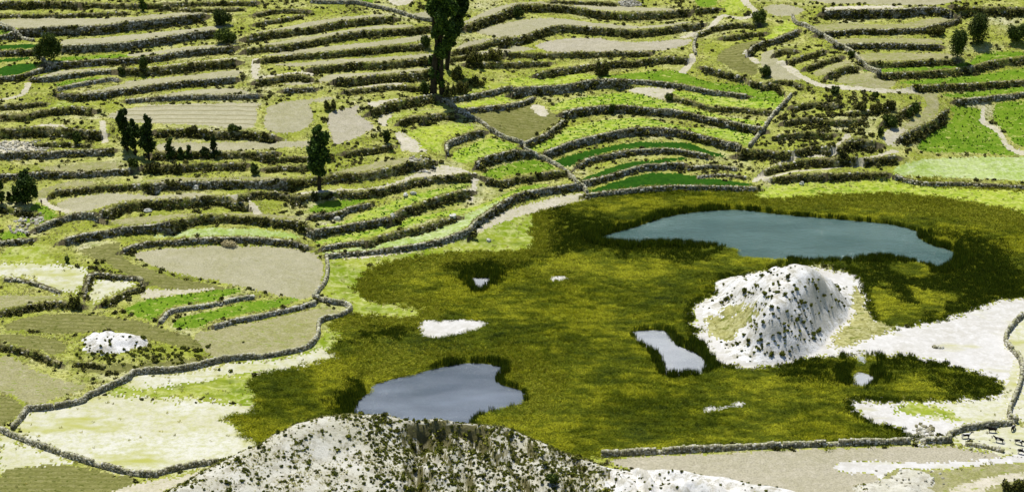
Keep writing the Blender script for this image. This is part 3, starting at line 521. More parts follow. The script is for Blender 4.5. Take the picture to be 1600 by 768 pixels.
 ('dirt','tan_strip','tan and green strip right of the lone tree trunk','495,274 515,270 544,263 586,254 610,249 648,246 640,252 607,260 565,268 530,271'),
 ('path','bare_track','bare track spilling down the middle of the slope','692,259 734,268 747,273 744,293 739,312 731,312 737,285 709,273 660,275 660,270'),
 ('path','footpath','pale footpath between the lowest wall and the marsh','515,403 600,397 667,388 725,372 745,357 780,333 830,318 880,305 905,303 923,309 880,321 833,332 790,345 750,362 700,381 640,394 560,404'),
 # upper middle
 ('tan','tan_ribbon','uppermost tan ribbon right of the eucalyptus','727,33 759,18 788,8 827,3 876,5 940,7 994,11 1059,15 1009,18 939,16 895,9 837,7 807,8 788,16 759,26 729,36'),
 ('tan','tan_ribbon','second tan ribbon right of the eucalyptus','743,49 778,39 813,32 837,29 876,29 940,37 1009,41 1072,34 1072,37 1025,43 978,45 931,42 876,39 845,45 825,53 788,60 772,57'),
 ('pinktan','broad_field','broad tan field below the wavy wall','837,72 876,61 940,60 947,63 994,66 1056,62 1080,62 1072,70 1041,78 994,80 939,81 900,81 866,82'),
 ('tan','tan_scrap','small tan scrap beside the eucalyptus crown','712,77 729,66 759,61 774,60 749,69 720,78'),
 ('tan','tan_scrap','second small tan scrap beside the eucalyptus trunk','712,88 759,80 794,72 817,73 835,78 798,82 784,94 784,84 759,85 720,91'),
 ('green','top_meadow','small green meadow at the top left of the winding path','1087,-6 1120,-6 1118,8 1105,11 1090,8'),
 ('pasture','top_meadow','green meadow at the top beside the winding path','1125,8 1150,-4 1165,10 1145,20 1128,18'),
 ('olive','olive_bend','olive field inside the road bend','1120,92 1133,77 1160,67 1190,65 1170,77 1183,97 1180,117 1153,112 1133,102'),
 ('pasture','valley_meadow','yellow green meadow above the curved wall','1189,62 1209,49 1221,35 1242,35 1244,46 1209,60'),
 ('tan','oval_plot','small oval tan plot at the top right','1193,12 1215,7 1242,10 1256,18 1238,24 1215,25 1197,18'),
 ('tan','tan_bend','tan bend in the right valley','1189,98 1191,84 1209,78 1207,86 1219,96 1242,109 1262,123 1248,125 1219,125 1199,121 1203,115 1193,106'),
 ('dirt','tan_step','tan step between two short dark steps','1271,113 1297,104 1322,94 1328,98 1312,104 1295,114 1280,118'),
 ('dirt','tan_wedge','tan wedge below the diagonal valley wall','1305,125 1332,115 1355,115 1400,127 1385,139 1355,139 1326,133'),
 # right
 ('tan','tan_terrace','topmost tan strip at the top right','1262,-8 1500,-8 1478,6 1420,8 1330,6 1290,5'),
 ('path','pale_strip','pale strip above the tall wall at top right','1290,15 1300,11 1400,9 1400,13 1300,16'),
 ('dirt','tan_terrace','second tan strip at the top right','1270,43 1300,37 1400,38 1450,30 1500,25 1453,40 1400,44 1333,46 1283,51'),
 ('dirt','tan_terrace','third tan strip at the top right','1297,63 1333,60 1400,60 1460,62 1473,68 1400,67 1317,69'),
 ('dirt','tan_terrace','fourth tan strip at the top right','1337,87 1367,83 1433,83 1500,85 1493,90 1433,94 1347,96'),
 ('green','green_ribbon','thin curved green strip at the right','1357,108 1467,103 1513,97 1527,87 1567,80 1600,83 1650,84 1650,88 1600,87 1550,95 1517,103 1433,112 1367,114'),
 ('green','green_ribbon','second green strip at the right','1407,128 1467,122 1517,118 1560,112 1600,107 1650,104 1650,120 1600,123 1533,129 1467,132 1427,132'),
 ('green','green_ribbon','third green strip at the right','1473,148 1517,143 1567,138 1600,135 1650,133 1650,140 1600,143 1533,150 1493,153'),
 ('green','bright_green_field','big bright green field at the right','1480,170 1500,165 1533,170 1537,177 1533,190 1557,203 1573,230 1600,240 1650,244 1600,243 1500,238 1447,237 1433,230 1447,213 1467,200 1487,187 1490,177'),
 ('green','bright_green_field','bright green field at the right edge','1557,163 1600,157 1650,152 1650,236 1600,230 1583,220 1563,200 1553,187'),
 ('palegreen','pale_green_field','pale green field above the bog margin','1400,262 1440,250 1500,246 1600,245 1650,246 1650,288 1600,283 1533,279 1467,277 1405,273'),
 ('path','field_track','pale track between the two bright green fields','1535,168 1540,168 1540,189 1562,203 1580,229 1604,238 1600,243 1573,233 1555,205 1532,191'),
 ('dirt','curved_plot','curved tan plot beside the bushy bank','1407,200 1427,187 1447,167 1440,150 1413,147 1440,142 1463,147 1467,167 1463,178 1440,192 1417,202'),
 ('path','pale_pad','pale bare pad by the scrub hill','1380,213 1393,200 1420,203 1413,210 1407,223 1387,227'),
 ('sand','sand_islet','small white islet in the marsh','858,434 875,430 888,433 877,438 861,439'),
 ('sand','sand_islet','larger white sand patch in the marsh','655,508 668,500 720,499 762,503 742,515 690,527 660,524'),
]
FIELDS.append(('sand','sand_islet','broken white salt patch in the lower marsh','1098,637 1112,634 1122,637 1135,632 1150,628 1163,630 1155,637 1140,636 1125,641 1108,642'))
PATHS = [('path','winding_path','pale winding path at the top',2.0,'1160,-6 1168,8 1182,20 1160,29 1130,25 1118,35 1112,43 1095,50 1068,59'),
 ('path','worn_path','worn path running down beside the pale curved wall',1.8,'1083,86 1080,98 1066,113'),
 ('path','valley_path','pale path along the right valley',1.6,'1166,82 1180,96 1183,97'),
 ('path','hill_path','pale path crossing above the scrub hill',2.0,'1219,98 1262,125 1290,134 1340,138 1385,142 1430,142'),
 ('path','slope_path','short slanting path below the tan crescent field',1.8,'357,306 380,312 395,322 402,332'),
 ('path','edge_path','pale edge path right of the left trees',1.6,'68,312 80,322 98,329 118,333'),
 ('path','stair_path','pale path climbing left of the dark tree clump',1.4,'160,190 160,205 164,222'),
 ('path','link_path','pale link above the left terraces',1.2,'0,156 30,150 42,138 45,130'),
 ('path','hedge_path','pale path between the hedge rows',1.6,'1180,282 1197,273 1240,247 1300,240 1312,225 1325,212'),
 ('path','hedge_path','lower pale path between the hedge rows',1.5,'1195,280 1240,268 1300,262 1400,236'),
]
PONDS = [('water_teal','large teal pond at the back of the marsh','932,373 965,362 1000,352 1040,339 1100,330 1160,328 1200,333 1280,340 1360,347 1400,352 1433,362 1435,371 1460,384 1485,391 1494,401 1482,414 1462,421 1448,414 1400,404 1360,402 1300,409 1240,406 1160,402 1148,390 1090,382 1030,381 975,381'),
 ('water_blue','blue grey pond behind the foreground mound','553,648 560,625 578,612 586,600 650,583 707,570 745,567 786,574 776,590 785,601 812,609 822,618 812,632 760,645 738,658 730,690 700,705 560,700'),
 ('water_white','pale narrow pool at the foot of the white mound','986,520 1012,516 1040,517 1050,530 1062,541 1090,552 1105,568 1098,583 1060,587 1040,585 1035,570 1026,554 1006,541'),
 ('water_white','tiny bright pool in the lower right marsh','1334,585 1343,581 1364,588 1366,598 1350,604 1334,602'),
 ('water_white','smallest glint of water near the sand edge','1340,557 1353,558 1351,568 1342,567'),
 ('water_white','small bright pool in the left part of the marsh','736,436 750,434 768,436 760,448 747,455')]
DARKREED = ['826,386 826,345 870,330 960,340 950,365 985,378 1090,385 1150,395 1180,405 1100,415 1000,395 900,400 850,405',
 '1345,400 1440,405 1470,425 1500,395 1480,370 1440,360 1550,370 1600,420 1600,463 1560,468 1500,490 1450,504 1400,510 1372,503 1350,470 1340,440',
 '1465,575 1500,580 1545,592 1560,608 1530,618 1480,615 1462,600', '690,402 800,393 832,402 800,428 735,434 690,420',
 '1110,425 1200,405 1290,410 1220,420 1150,450', '525,600 560,580 600,585 570,612 548,640 520,650', '520,500 600,497 650,515 640,535 540,535', '1200,578 1335,560 1450,570 1400,585 1250,600']
BRIGHTBOG = ['790,565 850,570 880,590 860,640 810,660 760,660 740,652 800,640 828,618 800,600 790,590', '560,545 680,545 800,540 850,550 790,565 700,562 640,575 590,590 560,600',
 '1200,312 1300,307 1400,304 1600,330 1600,365 1500,345 1400,335 1250,320', '850,425 905,425 895,445 850,445']

# ---------------------------------------------------------------- the lie of the land
cp = np.array([[float(a) for a in t.split(',')] for t in BASE.split()])
cw = on_z(cp[:, :2], cp[:, 2]); CX, CY, CZ = cw[:, 0], cw[:, 1], cp[:, 2]
def _k(dx, dy): return np.sqrt((dx * 1.0) ** 2 + (dy * 1.0) ** 2 + 16.0)
n = len(CX); A = np.zeros((n + 3, n + 3)); A[:n, :n] = _k(CX[:, None] - CX, CY[:, None] - CY) + np.eye(n) * -0.6
A[:n, n:] = np.stack([np.ones(n), CX, CY], 1); A[n:, :n] = A[:n, n:].T
W_ = np.linalg.solve(A, np.r_[CZ, 0, 0, 0])
def base_z(x, y):
    x = np.asarray(x, float); y = np.asarray(y, float); s = x.shape; x = x.ravel(); y = y.ravel(); out = np.empty(x.size)
    for i in range(0, x.size, 40000):
        a, b = x[i:i + 40000], y[i:i + 40000]
        out[i:i + 40000] = _k(a[:, None] - CX, b[:, None] - CY) @ W_[:n] + W_[n] + W_[n + 1] * a + W_[n + 2] * b
    return np.clip(out.reshape(s), 0, 60)
def on_base(px, dz):                                       # sight line meets the unterraced slope raised by dz
    z = np.full(len(px), 5.0)
    for _ in range(60):
        p = on_z(px, z); z = 0.6 * z + 0.4 * (base_z(p[:, 0], p[:, 1]) + dz)
    return on_z(px, z)
XS = np.r_[-1500, -1000, -700, -500, -400, -330, -280, -245, -225, -212, np.arange(-205, 205.01, 0.42), 212, 225, 245, 280, 330, 400, 500, 700, 1000, 1500].astype(float)
YS = np.r_[20, 120, 200, 250, 285, 300, 306, 312, 317, 321, 324.5, np.arange(327, 700.01, 0.72), 708, 720, 740, 770, 820, 900, 1050, 1300, 1700, 2400].astype(float)
NX, NY = len(XS), len(YS)
GX, GY = np.meshgrid(XS, YS)
# base slope is smooth: evaluate on a coarse lattice and interpolate
bx = np.r_[XS[:10], np.linspace(-205, 205, 104), XS[-10:]]; by = np.r_[YS[:11], np.linspace(327, 700, 120), YS[-10:]]
BZ = base_z(*np.meshgrid(bx, by))
def bil(xs, ys, Z, x, y):
    i = np.clip(np.searchsorted(xs, x) - 1, 0, len(xs) - 2); j = np.clip(np.searchsorted(ys, y) - 1, 0, len(ys) - 2)
    u = np.clip((x - xs[i]) / (xs[i + 1] - xs[i]), 0, 1); v = np.clip((y - ys[j]) / (ys[j + 1] - ys[j]), 0, 1)
    return Z[j, i] * (1 - u) * (1 - v) + Z[j, i + 1] * u * (1 - v) + Z[j + 1, i] * (1 - u) * v + Z[j + 1, i + 1] * u * v
Z0 = bil(bx, by, BZ, GX.ravel(), GY.ravel()).reshape(GX.shape)
def window(p, pad):
    i0, i1 = np.searchsorted(XS, [p[:, 0].min() - pad, p[:, 0].max() + pad]); j0, j1 = np.searchsorted(YS, [p[:, 1].min() - pad, p[:, 1].max() + pad])
    return slice(max(j0 - 1, 0), j1 + 1), slice(max(i0 - 1, 0), i1 + 1)
WL = []
def sm(t): t = np.clip(t, 0, 1); return t * t * (3 - 2 * t)
for hpx, veg, kind, where, pts in WALLS:
    px = catmull(P(pts), 4); p = on_base(px, 0.8); pm = np.mean([px_per_m(a[1], a[2]) for a in p])
    WL.append(dict(px=px, h=hpx / pm / 0.94 * 0.74, veg=veg, kind=kind, where=where, foot=where in FOOT, p=p, R=10.0))
for w in WL:                                               # reach of each step: about the gap to the next one
    others = np.vstack([o['p'][:, :2] for o in WL if o is not w]); mid = w['p'][len(w['p']) // 2, :2]
    d = np.linalg.norm(others - mid, axis=1); w['R'] = float(np.clip(np.sort(d)[:3].mean(), 6.0, 13.0))
def terrace(Z):
    Z = Z.copy()
    for w in WL:
        p = w['p']; R = w['R']; sl = window(p, R + 4); gx, gy = GX[sl], GY[sl]
        d, sgn, over = seg_dist(gx, gy, p); k = np.clip(1 - d / R, 0, 1)
        up, dn = (1.0, 0.0) if w['foot'] else (0.5, 0.5)
        s = np.where(sgn > 0, d, -d); st = sm((s + 0.45) / 0.9)
        Z[sl] += w['h'] * k * (st * up - (1 - st) * dn) * np.clip(1 - over / 5.0, 0, 1)
    return np.maximum(Z, 0)
for it in range(3):                                        # settle wall tops on the sight lines that fixed them
    Z = terrace(Z0)
    if it == 2: break
    for w in WL:
        p = w['p']; t = np.gradient(p[:, :2], axis=0); t /= np.linalg.norm(t, axis=1)[:, None] + 1e-9; nn = np.stack([-t[:, 1], t[:, 0]], 1)
        z = bil(XS, YS, Z, p[:, 0] + nn[:, 0] * 0.7, p[:, 1] + nn[:, 1] * 0.7); z = 0.5 * p[:, 2] + 0.5 * z; w['p'] = on_z(w['px'], z)
# gentle unevenness, more on rough slopes than on the flat
hill = np.clip(Z0 / 4, 0, 1)
Z += (fbm(GX / 5, GY / 5, 4) * 0.28 + fbm(GX / 1.6, GY / 1.6, 2) * 0.14) * hill
Z += (fbm(GX / 9, GY / 9, 3) * 0.12) * (1 - hill) + 0.12 * (1 - hill)

# mounds: ridge and foot sightings with chosen heights
def mound(pts, ext, smooth=0.0, k0=1.0):
    a = np.array([[float(q) for q in t.split(',')] for t in pts.split()]); p = on_z(a[:, :2], a[:, 2])
    X = np.r_[p[:, 0], [e[0] for e in ext]]; Y = np.r_[p[:, 1], [e[1] for e in ext]]; H = np.r_[a[:, 2], [e[2] for e in ext]]
    n = len(X); K = np.sqrt((X[:, None] - X) ** 2 + (Y[:, None] - Y) ** 2 + k0); B = np.zeros((n + 1, n + 1)); B[:n, :n] = K - smooth * np.eye(n); B[:n, n] = B[n, :n] = 1
    c = np.linalg.solve(B, np.r_[H, 0]); P_ = np.stack([X, Y], 1); sl = window(P_, 6); gx, gy = GX[sl], GY[sl]
    h = c[n] + sum(c[i] * np.sqrt((gx - X[i]) ** 2 + (gy - Y[i]) ** 2 + k0) for i in range(n))
    return sl, gx, gy, h, P_
MH = np.zeros_like(Z); MID = np.zeros(Z.shape, int)
# the white mound in the marsh
foot = '1083,490,0 1098,470,0.2 1130,460,.6 1092,520,0 1112,552,0 1140,570,0 1200,571,0 1255,558,0 1284,546,0 1304,516,0 1320,486,0.1 1340,446,0 '
ridge = '1250,416,16.6 1236,418,16.2 1222,424,15.2 1212,428,14.4 1268,420,15.6  1283,427,12.8 1298,438,9.0 1311,452,4.5 1322,466,0.6 1190,440,11.5 1172,450,8.4 1150,463,4.8 1125,480,2.2 1230,450,13.3 1211,472,12.6 1197,482,10.6 1240,482,8.4 1175,480,6.4 1180,505,5.6 1165,535,2.2 1215,505,7.4 1215,540,3.2 1250,470,10.8 1258,500,6.6 1240,530,4.2 1288,480,4.6 1284,512,2.0 1275,455,9.8 1262,520,3.2 1140,510,1.4 1130,540,.6'
sl, gx, gy, h, pp = mound(foot + ridge, [(48, 466, 0), (56, 472, 0), (64, 475, 0), (74, 475, 0), (84, 471, 0), (91, 461, 0), (42, 460, 0), (38, 452, .3), (60, 460, 5), (68, 461, 6), (77, 461, 4)], k0=9.0, smooth=0.8)
h = h * np.clip((h - 0.15) / 0.6, 0, 1) if False else h
rid = np.abs(fbm(gx / 6, gy / 9, 3)); h = h + np.clip(h / 6, 0, 1) * (0.35 - rid * 1.7) + (fbm(gx / 2.0, gy / 2.0, 3) * 0.35 + fbm(gx / 4.5 + 7, gy / 4.5, 3) * 1.5) * np.clip(h / 3, 0, 1)
h = np.where(h > 12, 12 + (h - 12) * 0.62, h) * 0.96; h = np.clip(h, 0, None); MH[sl] = np.maximum(MH[sl], h); MID[sl] = np.where(h > 0.5, 1, MID[sl])
# the foreground mound
ridge = []
for s in ('262,768,336,', '284,757,339,', '312,740,343,', '340,724,346,', '378,705,350,', '430,678,356,', '465,662,360,', '505,651,364,', '545,647,367,', '600,648,369,', '680,655,371,', '740,663,371,', '790,669,370,', '820,681,369,', '850,695,367,', '920,720,363,', '950,731,361,', '1000,733,357,', '1040,733,354,', '1067,735,352,', '1133,745,348,', '1200,759,343,', '1240,768,340,'):
    a, b, Y, _ = s.split(','); d = rays([(float(a), float(b))])[0]; t = float(Y) / d[1]; ridge.append((d[0] * t, float(Y), CAM_Z + d[2] * t))
R_ = np.array(ridge); ext = [tuple(r) for r in ridge]
for x, y, z in ridge[::2]: ext += [(x, y + max(5, z * 1.15), 0)]
for a, b, Y in ((430, 740, 343), (500, 720, 350), (560, 700, 356), (585, 690, 358), (600, 730, 350), (620, 768, 343), (470, 768, 337), (360, 768, 335), (280, 768, 332), (640, 700, 362), (700, 730, 353), (760, 720, 357), (800, 750, 350), (870, 740, 353), (930, 760, 348), (700, 768, 345), (1000, 765, 343)):
    d = rays([(a, b)])[0]; t = Y / d[1]; ext.append((d[0] * t, Y, CAM_Z + d[2] * t))
for x, y, z in ridge[2:-2:3]: ext += [(x * 1.0, 318, max(0.0, z * 0.16)), (x, 300, 0)]
ext += [(-95, 320, 0), (-80, 350, 0), (60, 322, 0), (70, 345, 0), (-100, 300, 0), (60, 300, 0)]
sl, gx, gy, h, pp = mound('', ext) if False else (None,) * 5
X, Y, H = (np.array([e[i] for e in ext]) for i in range(3)); nq = len(X)
K = np.sqrt((X[:, None] - X) ** 2 + (Y[:, None] - Y) ** 2 + 1.0); B = np.zeros((nq + 1, nq + 1)); B[:nq, :nq] = K; B[:nq, nq] = B[nq, :nq] = 1
c = np.linalg.solve(B, np.r_[H, 0]); sl = window(np.stack([X, Y], 1), 2); gx, gy = GX[sl], GY[sl]
h = c[nq] + sum(c[i] * np.sqrt((gx - X[i]) ** 2 + (gy - Y[i]) ** 2 + 1.0) for i in range(nq))
yr = np.interp(gx, R_[:, 0], R_[:, 1]); drop = yr - gy                    # how far in front of the crest
right = sm((gx - (-26)) / 6) * (1 - sm((gx - 36) / 14))
gull = np.abs(fbm(gx / 5.0 + gy / 16, gy / 14 + 3, 3)); inner = np.clip(drop / 3, 0, 1)
h = h + right * inner * (0.9 - gull * 7.0) * np.clip(h / 5, 0, 1)
cliff = sm((gx + 24) / 3) * (1 - sm((gx - (-7)) / 3)); h = h - cliff * 2.6 * sm((drop - 1.0) / 1.2) * (1 - sm((drop - 7) / 5))
h = h + (fbm(gx / 2.2, gy / 2.2, 4) * 0.5 * (0.4 + right)) * np.clip(h / 4, 0, 1) * np.clip(drop / 2 + 0.2, 0.1, 1)
edge = np.clip((gx - X.min()) / 6, 0, 1) * np.clip((X.max() - gx) / 6, 0, 1) * np.clip((gy - 300) / 6, 0, 1)
h = np.clip(h, 0, 24) * edge; MH[sl] = np.maximum(MH[sl], h); MID[sl] = np.where(h > 0.35, np.where(gx + 4 * fbm(gx / 6, gy / 6, 3) > 20, 5, 2), MID[sl])
# the small white outcrop at left and the haystack-free knolls
def knoll(px, z0, rx, ry, hgt, idn, sharp=1.0, lim=0.45):
    global MH
    p = on_base(np.array([px], float), 0)[0]; sl = window(np.array([[p[0] - rx, p[1] - ry], [p[0] + rx, p[1] + ry]]), 2)
    gx, gy = GX[sl], GY[sl]; r = np.hypot((gx - p[0]) / rx, (gy - p[1]) / ry) + fbm(gx / 5, gy / 5, 3) * 0.45
    h = hgt * sm((1 - r) * sharp) * (1 + 0.35 * fbm(gx / 2.2, gy / 2.2, 3)); MH[sl] = np.maximum(MH[sl], h); MID[sl] = np.where(h > lim, idn, MID[sl])
knoll((176, 543), 2, 10.5, 8.0, 2.7, 3, 1.2, 1.15)
knoll((225, 556), 2, 17, 7, 1.3, 3, 1.0, 9)
knoll((1430, 752), 0, 8, 6, 1.0, 4); knoll((1395, 778), 0, 13, 9, 1.8, 4)
Z = Z + MH
# ponds: shore slopes gently under the water
POND_Z = -0.22; PW = []
for m, lab, pts in PONDS:
    px = catmull(P(pts), 4, True); p = on_z(px, POND_Z); PW.append(p); sl = window(p, 4); gx, gy = GX[sl], GY[sl]
    d, _, _ = seg_dist(gx, gy, np.vstack([p, p[:1]])); d = np.where(inside(gx, gy, p), -d, d)
    Z[sl] = np.where(d < 2.5, np.minimum(Z[sl], np.clip(POND_Z + d * 0.3, -1.2, None)), Z[sl])
def zat(x, y): return bil(XS, YS, Z, np.asarray(x, float), np.asarray(y, float))
def at_many(px):                                           # where a sight line first meets the land
    d = rays(px); ys = np.arange(312, 900, 0.35); out = np.zeros((len(d), 3))
    for i in range(0, len(d), 400):
        e = d[i:i + 400]; t = ys[None, :] / e[:, 1:2]; z = CAM_Z + e[:, 2:3] * t; g = zat((e[:, 0:1] * t).ravel(), np.broadcast_to(ys, t.shape).ravel()).reshape(t.shape)
        b = z < g; k = np.where(b.any(1), b.argmax(1), len(ys) - 1); k0 = np.maximum(k - 1, 0); r = np.arange(len(e))
        f0 = (z - g)[r, k0]; f1 = (z - g)[r, k]; w = np.where(k > k0, f0 / (f0 - f1 + 1e-9), 0); tt = t[r, k0] * (1 - w) + t[r, k] * w
        out[i:i + 400] = e * tt[:, None] + np.array([0, 0, CAM_Z])
    return out
def at(px, py): return at_many([(px, py)])[0]

# ---------------------------------------------------------------- sort the land into its surfaces
QX = 0.5 * (XS[:-1] + XS[1:]); QY = 0.5 * (YS[:-1] + YS[1:]); QGX, QGY = np.meshgrid(QX, QY)
wob = fbm(QGX / 2.5, QGY / 2.5, 3) * 0.55
WX = QGX + wob; WY = QGY + fbm(QGX / 2.5 + 40, QGY / 2.5, 3) * 0.9
ID = np.zeros(QGX.shape, int); SURF = [('rough', 'ground', 'rough grassy ground between the terraces')]
zq = 0.25 * (Z[:-1, :-1] + Z[1:, :-1] + Z[:-1, 1:] + Z[1:, 1:])
gxs = (Z[:-1, 1:] - Z[:-1, :-1]) / np.diff(XS)[None, :]; gys = (Z[1:, :-1] - Z[:-1, :-1]) / np.diff(YS)[:, None]
STEEP = np.hypot(gxs, gys)
FP = {}
mid_q = np.maximum(np.maximum(MID[:-1, :-1], MID[1:, 1:]), np.maximum(MID[1:, :-1], MID[:-1, 1:]))
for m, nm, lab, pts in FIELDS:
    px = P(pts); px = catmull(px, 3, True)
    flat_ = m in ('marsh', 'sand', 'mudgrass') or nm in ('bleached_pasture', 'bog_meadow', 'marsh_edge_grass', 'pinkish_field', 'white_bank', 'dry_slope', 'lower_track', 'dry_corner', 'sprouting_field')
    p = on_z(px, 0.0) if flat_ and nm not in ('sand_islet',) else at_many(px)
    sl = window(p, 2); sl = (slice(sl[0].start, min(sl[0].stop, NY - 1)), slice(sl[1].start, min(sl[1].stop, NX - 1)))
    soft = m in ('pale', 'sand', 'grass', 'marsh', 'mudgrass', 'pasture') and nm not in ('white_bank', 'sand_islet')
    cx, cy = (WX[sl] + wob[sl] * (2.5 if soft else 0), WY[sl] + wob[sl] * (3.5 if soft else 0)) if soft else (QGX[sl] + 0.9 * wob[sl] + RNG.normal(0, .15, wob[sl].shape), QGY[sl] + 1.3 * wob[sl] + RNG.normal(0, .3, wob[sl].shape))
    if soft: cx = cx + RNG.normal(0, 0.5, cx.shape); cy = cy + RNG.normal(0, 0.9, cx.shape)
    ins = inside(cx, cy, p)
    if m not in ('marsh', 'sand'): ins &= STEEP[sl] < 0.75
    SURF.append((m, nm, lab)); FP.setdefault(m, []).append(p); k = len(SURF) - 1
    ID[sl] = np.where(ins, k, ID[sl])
for m, nm, lab, wd, pts in PATHS:
    p = at_many(catmull(P(pts), 4)); sl = window(p, 4); sl = (slice(sl[0].start, min(sl[0].stop, NY - 1)), slice(sl[1].start, min(sl[1].stop, NX - 1)))
    d, _, _ = seg_dist(QGX[sl] + wob[sl], QGY[sl] + wob[sl], p); SURF.append((m, nm, lab)); ID[sl] = np.where(d < wd * 0.5 + 0.25, len(SURF) - 1, ID[sl])
MOUNDS = [None, ('whitemound', 'mound', 'white conical earth mound dotted with shrubs in the marsh'), ('greymound', 'mound', 'big grey white eroded mound in the foreground'),
          ('whitemound', 'outcrop', 'small white outcrop among scrub at the lower left'), ('greymound', 'knoll', 'scrubby white knoll at the bottom right'), ('whitemound', 'spur', 'white sandy spur running right from the foreground mound')]
for k in (1, 2, 3, 4, 5):
    SURF.append(MOUNDS[k]); ID[mid_q == k] = len(SURF) - 1
for m, nm, lab, pts in [('mudgrass', 'mound_hollow', 'olive brown hollow on the left flank of the white mound', '1100,498 1130,492 1168,490 1178,498 1155,515 1140,535 1118,528'),
                        ('mudgrass', 'mound_hollow', 'olive brown streak across the left shoulder of the white mound', '1125,482 1150,476 1185,478 1190,486 1160,490 1130,492')]:
    p = at_many(catmull(P(pts), 3, True)); sl = window(p, 2); SURF.append((m, nm, lab)); ID[sl] = np.where(inside(WX[sl] + 2 * wob[sl] + RNG.normal(0, .5, wob[sl].shape), WY[sl] + 2 * wob[sl], p), len(SURF) - 1, ID[sl])
Vg = np.stack([GX, GY, Z], 2).reshape(-1, 3)
quad = (np.arange(NY - 1)[:, None] * NX + np.arange(NX - 1)[None, :])
quad = np.stack([quad, quad + 1, quad + 1 + NX, quad + NX], 2)
def patch(nm, cells, m):
    q = quad[cells]; u, inv = np.unique(q, return_inverse=True)
    return mesh_np(nm, Vg[u], quads=inv.reshape(q.shape), mat=M[m], smooth=True)
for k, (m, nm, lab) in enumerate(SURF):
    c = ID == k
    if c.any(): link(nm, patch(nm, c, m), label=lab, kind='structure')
for (m, lab, pts), p in zip(PONDS, PW):
    mid = p.mean(0); d = p[:, :2] - mid[:2]; q = mid[:2] + d * (1 + 0.5 / np.maximum(np.linalg.norm(d, axis=1), 1))[:, None]
    v = np.c_[q, np.full(len(q), POND_Z)]; me = bpy.data.meshes.new('pond'); me.from_pydata([tuple(a) for a in v], [], [list(range(len(v)))]); me.materials.append(M[m])
    if me.polygons[0].normal.z < 0: me.flip_normals()
    link('pond', me, label=lab, kind='structure')

# ---------------------------------------------------------------- dry stone walls
def stones(c, half, yaw, seed, jit=0.16):                  # centres, half sizes, yaw -> one mesh's arrays, five faces per stone
    n = len(c); r = np.random.default_rng(seed)
    k = np.array([[-1, -1, -1], [1, -1, -1], [1, 1, -1], [-1, 1, -1], [-1, -1, 1], [1, -1, 1], [1, 1, 1], [-1, 1, 1]], float)
    v = k[None] * half[:, None, :] * (1 + r.uniform(-jit, jit, (n, 8, 3))); v[:, 4:, :2] *= 0.88
    cs, sn = np.cos(yaw)[:, None], np.sin(yaw)[:, None]
    v = np.stack([v[..., 0] * cs - v[..., 1] * sn, v[..., 0] * sn + v[..., 1] * cs, v[..., 2]], 2) + c[:, None, :]
    f = np.array([[0, 1, 5, 4], [1, 2, 6, 5], [2, 3, 7, 6], [3, 0, 4, 7], [4, 5, 6, 7]])
    return v.reshape(-1, 3), (np.arange(n)[:, None, None] * 8 + f[None]).reshape(-1, 4)
SCRUB = []                                                 # x, y, z, radius, px size : scrub growing on the walls
RIM = []                                                   # grass tufts along the rims
def tangent(p):
    t = np.gradient(p[:, :2], axis=0); t /= np.linalg.norm(t, axis=1)[:, None] + 1e-9; return t
